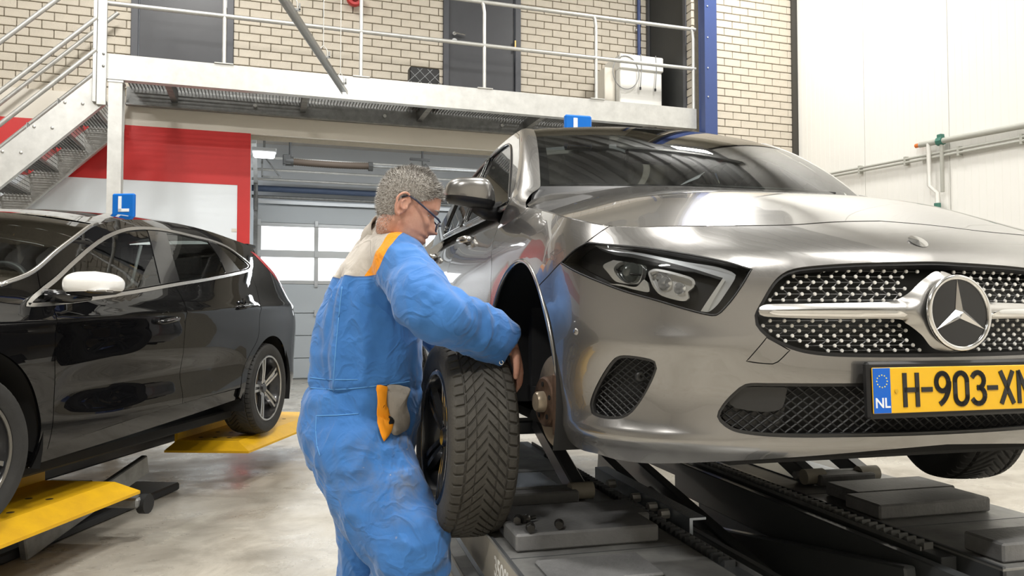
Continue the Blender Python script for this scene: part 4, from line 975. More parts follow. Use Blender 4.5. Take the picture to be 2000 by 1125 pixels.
# ================================================================== wheels
def tyre_mesh(Rr, W, rim, nc=480, na=40, pitches=58, depth=.0065):
    """tyre of revolution about x with a directional V tread; returns verts, faces"""
    hw = W / 2; prof = []
    # inner bead -> sidewall -> shoulder (left), tread samples, mirror
    side = [(-hw * .80, rim), (-hw * .93, rim + .006), (-hw * 1.02, rim + (Rr - rim) * .35), (-hw * 1.03, rim + (Rr - rim) * .55), (-hw * .99, rim + (Rr - rim) * .78), (-hw * .93, Rr - .016)]
    tw = hw * .88; us = np.linspace(-tw, tw, na)
    rad = lambda u: Rr - .010 * (np.abs(u) / tw) ** 3
    th = np.arange(nc) * 2 * PI / nc; Rm = Rr
    U, T = np.meshgrid(us, th); pit = 2 * PI * Rm / pitches; au = np.abs(U)
    g = np.where(au > tw * .70, (au - tw * .70) * -.15, (tw * .70 - au) * 1.15)
    ph = ((T * Rm + np.where(U > 0, pit * .5, 0)) / pit) % 1.; TA = T - g / Rm
    gw = np.where(au > tw * .70, .20, .24)
    tg = np.clip((gw / 2 - np.abs(ph - .5)) / .05 + .5, 0, 1)
    cg = np.clip((.0028 - np.abs(au - tw * .70)) / .0012 + .5, 0, 1) + np.clip((.0022 - np.abs(au - tw * .36)) / .0012 + .5, 0, 1) * .6
    mid = np.clip((.004 - au) / .002 + .5, 0, 1) * .0
    gr = np.clip(np.maximum(np.maximum(tg * np.clip(au / (tw * .07), 0, 1), cg), mid), 0, 1)
    rr = rad(U) - depth * gr
    cols = [np.stack([np.full(nc, h), np.full(nc, r) * np.cos(th), np.full(nc, r) * np.sin(th)], -1) for h, r in side]
    cols += [np.stack([U[:, j], rr[:, j] * np.cos(TA[:, j]), rr[:, j] * np.sin(TA[:, j])], -1) for j in range(na)]
    cols += [np.stack([np.full(nc, -h), np.full(nc, r) * np.cos(th), np.full(nc, r) * np.sin(th)], -1) for h, r in side[::-1]]
    m = len(cols); V = np.stack(cols, 1).reshape(-1, 3)
    i, j = np.meshgrid(np.arange(nc), np.arange(m - 1), indexing='ij'); i2 = (i + 1) % nc
    F = np.stack([i * m + j, i * m + j + 1, i2 * m + j + 1, i2 * m + j], -1).reshape(-1, 4)[:, ::-1]
    return V, F
def make_wheel(parent, name, Rr, W, rim, k, rail_m, web_m, barrel_m, nc=360, na=26, spokes=5, spread=.2):
    """k=-1: outer face towards -x"""
    Wh = bpy.data.objects.new(name, None); link(Wh, parent)
    V, F = tyre_mesh(Rr, W, rim, nc, na); mk('tyre', V, F, M_tyre, Wh, 35)
    hw = W / 2; o = k * hw
    lathe_obj('rim', [(o * .80, rim + .003), (o * .92, rim + .004), (o * .96, rim - .003), (o * .92, rim - .010), (o * .70, rim - .016), (o * .45, rim - .035), (-o * .4, rim - .045), (-o * .80, rim - .018), (-o * .9, rim + .003)], barrel_m, Wh, 'x', n=64)
    lathe_obj('rim_lip', [(o * .945, rim - .004), (o * .965, rim - .001), (o * .955, rim - .012), (o * .92, rim - .013)], rail_m, Wh, 'x', n=64)
    for s in range(spokes):
        S_ = bpy.data.objects.new('spoke', None); link(S_, Wh); S_.rotation_euler = (s * 2 * PI / spokes, 0, 0)
        def bar(w0, w1, off0, off1, x0, x1, m_, nm, r0=.035, r1=rim - .012, th=.022):
            v = []
            for (r, w, of, x) in ((r0, w0, off0, x0), ((r0 + r1) / 2, (w0 + w1) / 2, (off0 + off1) / 2, (x0 * .5 + x1 * .5) + o * .03), (r1, w1, off1, x1)):
                v += [(x, of - w, r), (x, of + w, r), (x - k * th, of + w * 1.3, r), (x - k * th, of - w * 1.3, r)]
            f = [(0, 1, 2, 3), (11, 10, 9, 8)]
            for q in (0, 4):
                for e in range(4): f.append((q + e, q + 4 + e, q + 4 + (e + 1) % 4, q + (e + 1) % 4))
            mk(nm, v, f, m_, S_)
        bar(.0075, .009, .012, spread * .11, o * .62, o * .86, rail_m, 'spoke_rail'); bar(.0075, .009, -.012, -spread * .11, o * .62, o * .86, rail_m, 'spoke_rail')
        bar(.012, spread * .09, 0, 0, o * .52, o * .76, web_m, 'spoke_web')
    lathe_obj('hub_cap', [(o * .70, 0), (o * .70, .026), (o * .66, .030), (o * .60, .034), (o * .60, .062), (o * .4, .07)], web_m, Wh, 'x', n=32)
    for s in range(5):
        a = (s + .5) * 2 * PI / 5; MB().cyl((o * .56, .05 * math.cos(a), .05 * math.sin(a)), (o * .63, .05 * math.cos(a), .05 * math.sin(a)), .009, 8).build('lug_bolt', M_galvdark, Wh)
    lathe_obj('brake_disc', [(-o * .1, .05), (-o * .1, .145), (-o * .25, .145), (-o * .25, .05)], M_disc, Wh, 'x', n=40)
    return Wh
M_machined = mat('machined_alloy', (.62, .61, .59), .2, 1.); M_rimdark = mat('dark_alloy', (.022, .022, .024), .3, .3, coat=.6); M_raildark = mat('anthracite_alloy', (.10, .105, .115), .25, .8, coat=.5)

# ================================================================== black car on the yellow lift
CB = thing('black_car', 'glossy black hatchback with white mirror cap standing on the yellow lift', 'car', (-2.19964, 2.75353, .322), -23.7)
fB = cr([.14,.20,.28,.36,.46,.56,.66,.74,.80,.86,.91,.95,1.0,1.1,1.2,1.3,1.38,1.43,1.46], [.09,.055,.03,.015,.014,.010,.004,0,.003,.016,.036,.06,.088,.142,.20,.265,.33,.40,.47])
_fp0 = cr([-.1,0,.1,.25,.5,.8,1.2,1.8,2.4], [.6,.45,.30,.17,.075,.03,.008,0,0])
def fP(y):
    t = np.maximum((np.asarray(y, float) - 3.1) / 1.3, 0); return _fp0(y) + .05 * t ** 2 + .24 * t ** 12
def SBx(y, z, k=1, off=0.):
    y = np.asarray(y, float); z = np.asarray(z, float)
    fl = .018 * np.exp(-((y - 3.57) / .42) ** 2 - ((z - .62) / .14) ** 2) + .012 * np.exp(-((y - .93) / .42) ** 2 - ((z - .62) / .14) ** 2)
    cv = -.018 * np.exp(-((z - .50) / .09) ** 2) * np.clip((y - 1.4) / .4, 0, 1) * np.clip((3.2 - y) / .4, 0, 1) - .012 * np.exp(-((z - .31) / .03) ** 2) * 0
    sh = .010 * np.exp(-((z - (.80 + .035 * (y - 1.4))) / .022) ** 2) * np.clip((y - .6) / .6, 0, 1)
    return np.stack([(.90 - fB(z) - fP(y) + fl + cv + sh - off) * k, y + 0 * z, z + 0 * y], -1)
def arc_poly(cy, cz, r, a0=-.5, n=50): return np.array([(cy + r * math.cos(t), cz + r * math.sin(t)) for t in np.linspace(a0, PI - a0, n)])
AF = arc_poly(.945, .325, .385); ARr = arc_poly(3.585, .30, .38)
DLO = spl([(1.231,.862),(1.27,.898),(1.355,.938),(1.482,.993),(1.63,1.065),(1.857,1.168),(2.071,1.247),(2.299,1.304),(2.577,1.337),(2.821,1.342),(3.01,1.338),(3.26,1.331),(3.452,1.304),(3.586,1.249),(3.674,1.201),(3.667,1.169),(3.581,1.136),(3.395,1.107),(2.883,1.039),(2.456,.989),(2.101,.945),(1.911,.923),(1.483,.876)], step=.02)
DLOi = inset(DLO, .021)
g1 = spl([(1.30,.893,1),(1.483,.897),(1.911,.944),(2.318,.997,1),(2.40,1.16),(2.49,1.308,1),(2.3,1.282),(2.071,1.225),(1.857,1.147),(1.63,1.043),(1.482,.972)], step=.02)
g2 = spl([(2.535,1.022,1),(2.883,1.060),(3.185,1.102,1),(3.21,1.2),(3.19,1.308,1),(2.845,1.318),(2.69,1.312,1),(2.60,1.17)], step=.02)
g3 = spl([(3.31,1.306,1),(3.45,1.28),(3.56,1.226),(3.625,1.180),(3.43,1.133,1),(3.385,1.20)], step=.015)
beltz = lambda y: np.interp(y, [1.2, 1.483, 1.911, 2.101, 2.456, 2.883, 3.395, 3.581, 3.667], [.855, .876, .923, .945, .989, 1.039, 1.107, 1.136, 1.169])
sillz = lambda y: np.interp(y, [1.2, 1.35, 1.74, 2.39, 2.93, 3.2], [.255, .263, .298, .337, .353, .358])
fdl = [(1.387,.866,1),(1.378,.689),(1.395,.516),(1.391,.264,1)]; mid_ = [(2.432,.338,1),(2.418,.587),(2.413,.757),(2.453,.899),(2.452,.990,1)]
rdr = [(3.577,1.135,1),(3.56,1.026),(3.506,.952),(3.39,.81),(3.343,.673),(3.244,.574),(3.165,.47),(3.135,.358,1)]
FD = spl(fdl + [(1.74,.298),(2.2,.326)] + mid_ + [(2.101,.946),(1.911,.924),(1.483,.877)], step=.025)
RD = spl(mid_[::-1] + [(2.93,.353)] + rdr[::-1] + [(3.395,1.108),(2.883,1.040)], step=.025)
upper = [(1.144,.938),(1.318,.987),(1.403,1.021),(1.573,1.105),(1.762,1.188),(1.939,1.263),(2.014,1.285),(2.195,1.327),(2.318,1.350),(2.643,1.386),(2.938,1.403),(3.17,1.404),(3.407,1.394),(3.632,1.372),(3.855,1.353),(3.95,1.342)]
FN = spl([(.02,.20,1),(.02,.62),(.12,.70),(.35,.79),(.65,.868),(.95,.918),(1.144,.938,1),(1.318,.987),(1.39,1.016,1),(1.355,.938,1),(1.27,.898),(1.231,.862),(1.387,.868,1)] + fdl[1:] + [(1.35,.20,1)], step=.025)
UP = spl([(1.39,1.014,1)] + upper[2:] + [(3.90,1.29,1),(3.70,1.22),(3.674,1.201),(3.586,1.249),(3.452,1.304),(3.26,1.331),(3.01,1.338),(2.821,1.342),(2.577,1.337),(2.299,1.304),(2.071,1.247),(1.857,1.168),(1.63,1.065),(1.482,.993),(1.36,.942,1)], step=.02)
QP = spl([(3.577,1.137,1),(3.56,1.026),(3.506,.952),(3.39,.81),(3.343,.673),(3.244,.574),(3.165,.47),(3.135,.30,1),(3.3,.2,1),(4.30,.24,1),(4.38,.45),(4.39,.75),(4.33,.95),(4.20,1.11),(3.90,1.29,1),(3.70,1.22),(3.674,1.201),(3.667,1.169)], step=.025)
TL = spl([(3.845,1.300,1),(3.925,1.285),(4.10,1.160),(4.24,1.045),(4.36,.97),(4.375,.91),(4.33,.885),(4.265,.90),(4.25,1.0),(4.10,1.10),(3.95,1.215)], step=.015)
for k in (1, -1):
    f_ = lambda y, z, k=k: SBx(y, z, k); det = k > 0; st_ = .022 if det else .08
    panel('front_fender', f_, FN, M_blackpaint, CB, st_, [AF], .012, .002); panel('front_door', f_, FD, M_blackpaint, CB, st_, [], .012, .0022)
    panel('rear_door', f_, RD, M_blackpaint, CB, st_, [], .012, .0022); panel('roof_rail', f_, UP, M_blackpaint, CB, st_, [], .01, .0012)
    panel('quarter_panel', f_, QP, M_blackpaint, CB, st_, [ARr, TL], .012, .002)
    panel('chrome_window_strip', lambda y, z, k=k: SBx(y, z, k, -.003), DLO, M_satin, CB, .02, [inset(DLO, .0165)], .006)
    panel('pillar_trim', lambda y, z, k=k: SBx(y, z, k, .003), DLOi, M_gloss, CB, .03, [g1, g2, g3], .008)
    panel('front_window', lambda y, z, k=k: SBx(y, z, k, .007), inset(g1, -.003), M_glassc, CB, .06, [], 0)
    panel('rear_window', lambda y, z, k=k: SBx(y, z, k, .007), inset(g2, -.003), M_glassd, CB, .06, [], 0)
    panel('quarter_window', lambda y, z, k=k: SBx(y, z, k, .007), inset(g3, -.003), M_glassd, CB, .06, [], 0)
    panel('tail_light', lambda y, z, k=k: SBx(y, z, k, -.002 - .012 * np.exp(-((y - 4.31) / .07) ** 2)), TL, mat('red_lens', (.55, .01, .02), .1, coat=1.), CB, .02, [], .01)
    panel('sill', lambda y, z, k=k: SBx(y, z, k, .018), spl([(1.33,.258,1),(1.33,.205,1),(2.4,.245),(3.22,.285,1),(3.16,.352,1),(2.4,.332),(1.74,.292)], step=.05), M_blackpaint, CB, .05, [], .03)
    panel('inner_side', lambda y, z, k=k: SBx(y, z, k, .03), spl([(1.36,.22,1),(3.14,.29,1),(3.2,.5),(3.5,.85,1),(3.5,.98,1),(1.36,.83,1)], step=.08), M_interior, CB, .12, [], 0)
    # handles
    for (yy, zz) in ((2.225, .80), (3.175, .888)):
        Hn = bpy.data.objects.new('door_handle', None); link(Hn, CB)
        q = SBx(np.array(yy), np.array(zz), k); n_ = 1
        lathe_obj('handle_cup', [(-.012 * k, 0), (-.010 * k, .04), (.001 * k, .048)], M_gloss, Hn, 'x', tuple(q), 20)
        MB().tube([(q[0] - .004 * k, yy - .10, zz - .012), (q[0] + .028 * k, yy - .075, zz - .009), (q[0] + .030 * k, yy + .06, zz + .007), (q[0] - .002 * k, yy + .105, zz + .012)], [.010, .014, .014, .010], 8).build('grip', M_blackpaint, Hn, True)
        box('handle_strip', (q[0] + .042 * k, yy - .0, zz + .004), (.003, .13, .006), M_chrome, Hn).rotation_euler = (R(6), 0, 0)
    # arch liners
    for cy, r_ in ((.945, .40), (3.585, .395)):
        n = 20; v = []
        for t in np.linspace(-.3, PI + .3, n):
            for x in (.88, .56): v.append((x * k, cy + r_ * math.cos(t), .315 + r_ * math.sin(t)))
        v.append((.56 * k, cy, .315)); mk('arch_liner', v, [(2 * i, 2 * i + 1, 2 * i + 3, 2 * i + 2) for i in range(n - 1)] + [(2 * i + 1, 2 * n, 2 * i + 3) for i in range(n - 1)], M_liner, CB, 40)
# windscreen, hood, roof, tail
pA = spl([p for p in upper[:7]], closed=False, step=.04); xA = SBx(pA[:, 0], pA[:, 1])[:, 0]
def ws_grid(shift=0., k0=0, k1=None, cols=17):
    v = []; n = len(pA)
    for i in range(n):
        for j in range(cols):
            u = -1 + 2 * j / (cols - 1); v.append((xA[i] * u * .985, pA[i, 0] - (.30 - .10 * i / n) * (1 - u * u) + shift, pA[i, 1] + (.012 + .045 * i / n) * (1 - u * u) - shift * .5))
    return v, [(i * cols + j, i * cols + j + 1, (i + 1) * cols + j + 1, (i + 1) * cols + j) for i in range(n - 1) for j in range(cols - 1)]
v, f = ws_grid(); mk('windscreen', v, f, M_glassc, CB, True)
for k in (1, -1): MB().tube([(x * k * .99, y + .002, z + .004) for x, (y, z) in zip(xA, pA)], .011, 8).build('windscreen_trim', M_satin, CB, True)
ru = np.array(upper[6:]); xr = SBx(ru[:, 0], ru[:, 1])[:, 0]; v = []; cols = 15
for i in range(len(ru)):
    for j in range(cols): u = -1 + 2 * j / (cols - 1); v.append((xr[i] * u, ru[i, 0] - (.20 if i == 0 else .20 * max(0, 1 - i / 4)) * (1 - u * u), ru[i, 1] + .052 * (1 - abs(u) ** 2.5)))
mk('roof', v, [(i * cols + j, i * cols + j + 1, (i + 1) * cols + j + 1, (i + 1) * cols + j) for i in range(len(ru) - 1) for j in range(cols - 1)], M_blackpaint, CB, True)
MB().box((0, 4.0, 1.352), (1.12, .14, .03), None, .01).build('rear_spoiler', M_blackpaint, CB)
hd = [(0.02,.62),(.12,.70),(.35,.79),(.65,.868),(.95,.918),(1.144,.938)]; hd = np.array(hd); xh = SBx(hd[:, 0], hd[:, 1])[:, 0]; v = []
for i in range(len(hd)):
    for j in range(cols): u = -1 + 2 * j / (cols - 1); v.append((xh[i] * u, hd[i, 0] - .18 * (1 - u * u), hd[i, 1] + .05 * (1 - abs(u) ** 2.2)))
mk('hood', v, [(i * cols + j, i * cols + j + 1, (i + 1) * cols + j + 1, (i + 1) * cols + j) for i in range(len(hd) - 1) for j in range(cols - 1)], M_blackpaint, CB, True)
te = np.array([(3.95,1.342),(3.92,1.29),(4.20,1.11),(4.33,.95),(4.39,.75),(4.38,.45),(4.30,.24)]); xt_ = SBx(te[:, 0], te[:, 1])[:, 0]; v = []
for i in range(len(te)):
    for j in range(cols): u = -1 + 2 * j / (cols - 1); v.append((xt_[i] * u, te[i, 0] + .10 * (1 - u * u), te[i, 1]))
mk('tailgate', v, [(i * cols + j, i * cols + j + 1, (i + 1) * cols + j + 1, (i + 1) * cols + j) for i in range(len(te) - 1) for j in range(cols - 1)], M_blackpaint, CB, True)
fe = [(.02,.62),(.0,.45),(.02,.20)]; v = []
for y, z in fe:
    for j in range(cols): u = -1 + 2 * j / (cols - 1); v.append((float(SBx(np.array(.02), np.array(z))[0]) * u, y - .18 * (1 - u * u), z))
mk('front_bumper', v, [(i * cols + j, i * cols + j + 1, (i + 1) * cols + j + 1, (i + 1) * cols + j) for i in range(2) for j in range(cols - 1)], M_blackpaint, CB, True)
box('floor_pan', (0, 2.2, .17), (1.5, 3.4, .06), M_liner, CB, .01)
# mirror with white cap
for k in (1, -1):
    Mo = bpy.data.objects.new('door_mirror', None); link(Mo, CB); cx, cy, cz = .995 * k, 1.49, .962
    v = []; f = []; nu, nv = 28, 16
    for i in range(nv + 1):
        z = -1 + 2 * i / nv
        for j in range(nu):
            a = 2 * PI * j / nu; c_, s_ = math.cos(a), math.sin(a); e = 3.0 if z < 0 else 2.3; r = max(0, 1 - abs(z) ** e) ** (1 / e)
            x = r * math.copysign(abs(c_) ** .75, c_); y = r * math.copysign(abs(s_) ** .8, s_)
            v.append((cx + k * x * .105, cy + (y * .09 if y < 0 else y * .06) + .035 * x, cz + z * .055 * (1 - .10 * x)))
    for i in range(nv):
        for j in range(nu): f.append((i * nu + j, i * nu + (j + 1) % nu, (i + 1) * nu + (j + 1) % nu, (i + 1) * nu + j))
    if k < 0: f = [q[::-1] for q in f]
    V = np.array(v); cut = cz - .032
    mk('mirror_cap', v, [q for q in f if min(q) // nu >= 3], mat('white_gloss', (.80, .79, .76), .15, coat=1.), Mo, True)['label'] = 'white mirror cap'
    mk('mirror_base', v, [q for q in f if min(q) // nu < 3], M_gloss, Mo, True)
    MB().tube([(cx - .02 * k, cy, cz - .05), (.93 * k, cy - .06, cz - .058), (.85 * k, cy - .12, cz - .055)], [.022, .026, .03], 8).build('mirror_arm', M_gloss, Mo, True)
    box('indicator', (cx + .06 * k, cy - .055, cz - .033), (.09, .05, .008), M_chrome, Mo, .002)
# interior
IN = bpy.data.objects.new('interior', None); link(IN, CB)
mk('dashboard', [(-.72, 1.0, .82), (.72, 1.0, .82), (.72, 1.55, .92), (-.72, 1.55, .92), (-.72, 1.65, .6), (.72, 1.65, .6)], [(0, 1, 2, 3), (3, 2, 5, 4)], M_interior, IN)
for xx, yy in ((-.36, 2.2), (.36, 2.2), (-.36, 3.0), (.36, 3.0)):
    box('seat_cushion', (xx, yy - .1, .50), (.5, .5, .16), M_seat, IN, .04); o = box('seat_back', (xx, yy + .22, .80), (.46, .14, .60), M_seat, IN, .04); o.rotation_euler = (R(-18), 0, 0)
    box('headrest', (xx, yy + .35, 1.16), (.26, .10, .17), M_seat, IN, .03)
MB().tube([(.36 + .18 * math.cos(a), 1.66 + .08 * math.sin(a), .90 + .17 * math.sin(a)) for a in np.linspace(0, 2 * PI, 32, endpoint=False)], .016, 8, closed=True).build('steering_wheel', M_black, IN, True)
MB().tube([(.60, 2.47, 1.22), (.58, 2.42, 1.0), (.40, 2.38, .86)], .010, 5).build('seat_belt', M_grey, IN, True)
box('rear_view_mirror', (0, 1.72, 1.27), (.24, .03, .07), M_black, IN, .01)
# wheels
w = make_wheel(CB, 'wheel', .317, .215, .226, 1, M_machined, M_rimdark, M_rimdark, 464, 28); w.location = (.785, 3.567, .317); w.rotation_euler = (R(14), 0, 0)
w2 = copy_tree(w, CB); w2.location = (.785, .92, .317); w2.rotation_euler = (R(-40), 0, R(-6))
for yy in (.92, 3.567): w3 = copy_tree(w, CB); w3.location = (-.785, yy, .317); w3.rotation_euler = (0, 0, PI)
# learner sign builder
def l_sign(label, fr_loc, rot):
    s = thing('roof_sign', label, 'sign', fr_loc, rot, 'driving school roof signs')
    box('board', (0, 0, .09), (.15, .03, .18), mat('sign_blue', (.0, .14, .55), .35), s, .008)
    mb = MB(); mb.box((-.018, -.0165, .112), (.022, .003, .10)); mb.box((.008, -.0165, .072), (.074, .003, .020)); mb.build('letter', mat('sign_white', (.85, .87, .9), .4), s)
    mb = MB(); mb.box((-.01, -.0165, .026), (.05, .003, .014)); mb.build('text_strip', MATS['sign_white'], s)
    box('magnet_foot', (0, 0, .004), (.13, .06, .012), M_black, s, .003); return s
def fr_w(o, rot, p): a = R(rot); return (o[0] + p[0] * math.cos(a) - p[1] * math.sin(a), o[1] + p[0] * math.sin(a) + p[1] * math.cos(a), o[2] + p[2])
l_sign('blue and white learner sign on the roof of the black car', fr_w((-2.19964, 2.75353, .322), -23.7, (.155, 3.0, 1.425)), -23.7)
l_sign('blue learner sign standing on the roof of the grey car', fr_w((1.6293, 1.4789, .58), -3.6, (-.19, 2.25, 1.447)), -3.6)

# ================================================================== yellow lift
LF = thing('yellow_lift', 'yellow drive-on scissor lift with perforated wheel plates under the black car', 'car lift', (-2.19964, 2.75353, 0), -23.7)
zt = .320
def runway(k):
    for (y0, y1, xi, xo) in ((3.25, 4.75, .40, .82), (.10, 2.0, .40, .77)):
        pl_ = bpy.data.objects.new('wheel_plate', None); link(pl_, LF)
        hs = []
        mb = MB(); mb.box((k * (xi + xo) / 2, (y0 + y1) / 2, zt - .006), (xo - xi, y1 - y0, .012)); mb.build('deck', M_yellow, pl_)
        # outer ramp and end ramp
        dx, dz = .10, .055
        v = [(k * xo, y0, zt), (k * xo, y1, zt), (k * (xo + dx), y1 - (.0 if y1 > 3 else -.06), zt - dz), (k * (xo + dx), y0 - .06, zt - dz), (k * xo, y0, zt - .012), (k * xo, y1, zt - .012), (k * (xo + dx), y1 - (.0 if y1 > 3 else -.06), zt - dz - .014), (k * (xo + dx), y0 - .06, zt - dz - .014)]
        f = [(0, 1, 2, 3), (4, 7, 6, 5), (3, 2, 6, 7), (1, 5, 6, 2), (0, 3, 7, 4)]
        mk('side_ramp', v, f if k < 0 else [q[::-1] for q in f], M_yellow, pl_)
        ye = y0 if y0 > 3 else y1; d = -1 if y0 > 3 else 1
        v = [(k * xi, ye, zt), (k * xo, ye, zt), (k * (xo + dx), ye + d * .06, zt - dz), (k * (xi - .04), ye + d * .09, zt - dz), (k * (xo + dx), ye + d * .06, zt - dz - .014), (k * (xi - .04), ye + d * .09, zt - dz - .014)]
        mk('end_ramp', v, [(0, 1, 2, 3), (3, 2, 4, 5)], M_yellow, pl_)
        mb = MB()
        for a in range(int((y1 - y0 - .1) / .235)):
            for b in range(3): mb.cyl((k * (xi + .10 + b * .10), y0 + .12 + a * .235, zt - .001), (k * (xi + .10 + b * .10), y0 + .12 + a * .235, zt + .0006), .016, 12)
        mb.build('drain_holes', mat('hole_dark', (.06, .04, .01), .8), pl_)['kind'] = 'stuff'
        mb = MB(); mb.box((k * (xi - .01), (y0 + y1) / 2, zt + .03), (.02, y1 - y0, .10)); mb.build('wheel_guide', M_yellow, pl_)
        mb = MB(); mb.box((k * (xi - .02), (y0 + y1) / 2 + (.1 if y0 > 3 else .06), zt + .115), (.05, y1 - y0 + (.0), .045), None, .012); mb.build('guide_bar', M_yellow, pl_)
        mb = MB(); mb.box((k * (xi - .02), (y0 + y1) / 2 + .05, zt + .085), (.03, y1 - y0 - .05, .05)); mb.build('guide_web', M_black, pl_)
        mb = MB(); mb.box((k * (xi + .12), (y0 + y1) / 2 + .35, zt - .06), (.16, y1 - y0 - .7, .09)); mb.build('under_beam', M_galvdark, pl_)
    # lifting beam, scissor arm, base
    M_lift = mat('lift_grey', (.028, .030, .034), .45, .2)
    mb = MB(); mb.box((k * .26, 2.55, zt + .01), (.12, 1.7, .08), None, .01); mb.build('lifting_beam', M_lift, LF)
    mb = MB(); mb.box((k * .30, 2.0, .03), (.30, 2.4, .05), None, .01); mb.build('base_frame', M_lift, LF)
    for sgn in (1, -1):
        mb = MB(); p0 = Vector((k * (.40 + .08 * sgn), 1.75, .05)); p1 = Vector((k * (.40 + .08 * sgn), 2.75, .26)); 
        if sgn < 0: p0, p1 = Vector((p0.x, 1.75, .25)), Vector((p1.x, 2.6, .08))
        d = p1 - p0; mb.box((p0 + p1) / 2, (.04, d.length, .11), Matrix.Rotation(math.atan2(d.z, d.y), 3, 'X'), .006); mb.build('scissor_arm', M_galvdark, LF)
    mb = MB(); mb.box((k * .66, 2.10, .20), (.40, .10, .05), None, .01); mb.build('roller_bracket', M_galvdark, LF, 40)
    mb = MB(); mb.cyl((k * .84, 2.12, .185), (k * .88, 2.12, .185), .05, 16); mb.build('roller', M_blackmatte, LF, 40)
runway(1); runway(-1)
# ================================================================== dark scissor lift under the grey car
DL = thing('dark_lift', 'dark grey scissor lift with two platforms and rubber pads under the grey car', 'car lift', (1.6293, 1.4789, 0), -3.6)
M_deck = mat('worn_dark_deck', (.36, .36, .345), .4, .35, var=(3.5, .5, (.15, .15, .15)), bump=(25, .15)); M_skirt = mat('lift_skirt_beige', (.36, .33, .27), .5, var=(6, .15)); M_dark = mat('dark_lift_paint', (.085, .09, .095), .35, .2, coat=.2)
M_pad = mat('rubber_pad', (.20, .20, .20), .45, var=(5, .4), bump=(80, .2)); M_bluesteel = mat('blue_steel_and_glare', (.40, .45, .52), .25, .6)
zp = .45
for nm, x0, x1 in (('left', -.995, -.43), ('right', .31, .90)):
    P_ = bpy.data.objects.new('platform', None); link(P_, DL); xc = (x0 + x1) / 2; w = x1 - x0; y0, y1 = (-.25 if nm == 'left' else .16), 2.55; yc = (y0 + y1) / 2; l = y1 - y0
    box('deck_plate', (xc, yc, zp - .004), (w, l, .008), M_deck, P_, .001)
    for s, xx in ((-1, x0 + .006), (1, x1 - .006)): box('side_skirt', (xx, yc, zp - .075), (.012, l, .135), M_skirt if s < 0 and nm == 'left' else M_dark, P_, .001)
    box('end_face', (xc, y0 + .006, zp - .075), (w, .012, .135), M_dark, P_, .001)
    box('edge_bar', (x0 + .004, yc, zp + .002), (.010, l, .006), M_dark, P_)
    xi = x1 + .035 if nm == 'left' else x0 - .035
    box('rack_rail', (xi, yc + .1, zp - .05), (.055, l - .1, .08), M_dark, P_, .002); box('rack_edge', (xi + (.03 if nm == 'left' else -.03), yc + .1, zp - .006), (.006, l - .25, .012), M_galvdark, P_)
    tooth = None
    for i in range(52):
        yy = .40 + i * .034
        if tooth is None:
            tooth = MB().prism([(-.013, 0), (.013, 0), (.013, .006), (-.006, .020), (-.013, .020)], -.017, .017, 'yz').build('rack_tooth', M_dark if nm == 'left' else M_galvdark, P_); tooth.location = (xi, yy, zp - .010)
        else: share(tooth, P_, (xi, yy, zp - .010))
    # joints across the deck
    for yy in (.58, 1.06, 1.75): box('deck_joint', (xc, yy, zp + .0006), (w - .02, .004, .0012), M_dark, P_)
def pad(label, x0, x1, y0, y1, h=.05):
    o = box('rubber_block', ((x0 + x1) / 2, (y0 + y1) / 2, zp + .002 + h / 2), (x1 - x0, y1 - y0, h), M_pad, None, .006)
    a = fr_w((1.6293, 1.4789, 0), -3.6, o.location); o.location = a; o.rotation_euler = (0, 0, R(-3.6)); return tag(o, label, 'block', 'rubber lifting blocks')
pad('black rubber block with two lug bolts on its front, nearest the held wheel', -.955, -.50, .625, .785, .052)
pad('flat black rubber block behind the block carrying the bolts on the left platform', -.93, -.455, .79, .985, .046)
pad('grey-black rubber block on the right platform under the bumper', .335, .80, .665, .845, .05)
pad('pale worn rubber block farthest back on the right platform', .395, .83, .85, 1.035, .05)
pad('small black rubber block at the near end of the right platform', .345, .62, .19, .33, .055)
pad('black rubber mat curled at one corner on the near end of the left platform', -.93, -.62, .33, .52, .010)
# jack beams standing on the platforms and rollers
for sx, xs in ((1, (-.86, -.55)), (-1, (.46, .72))):
    for xx in xs:
        mb = MB(); d = Vector((0, .55, .20)); p0 = Vector((xx, 1.22, zp + .02)); p1 = p0 + d; mb.box((p0 + p1) / 2, (.06, d.length, .07), Matrix.Rotation(math.atan2(d.z, d.y), 3, 'X'), .006); mb.build('jack_arm', M_dark, DL)
        mb = MB(); mb.cyl((xx - .045, 1.20, zp + .035), (xx + .045, 1.20, zp + .035), .032, 16); mb.build('roller', M_skirt, DL, 40)
    mb = MB(); mb.cyl((min(xs) - .06, 1.24, zp + .035), (max(xs) + .06, 1.24, zp + .035), .016, 12); mb.build('roller_shaft', M_galvdark, DL, 40)
    mb = MB(); mb.box((sum(xs) / 2, 1.18, zp + .025), (.26, .07, .045), None, .006); mb.build('jack_crossbar', M_pad, DL)
    mb = MB(); mb.box((sum(xs) / 2, 1.85, .64), (.52, .12, .06), None, .008); mb.build('lifting_pad', M_dark, DL)
for xx in (-.71, .6):
    o = box('deck_glare', (xx, 1.50, zp + .003), (.30, .42, .004), M_bluesteel, DL)  # pale bluish sheet stands in for light reflected off the deck
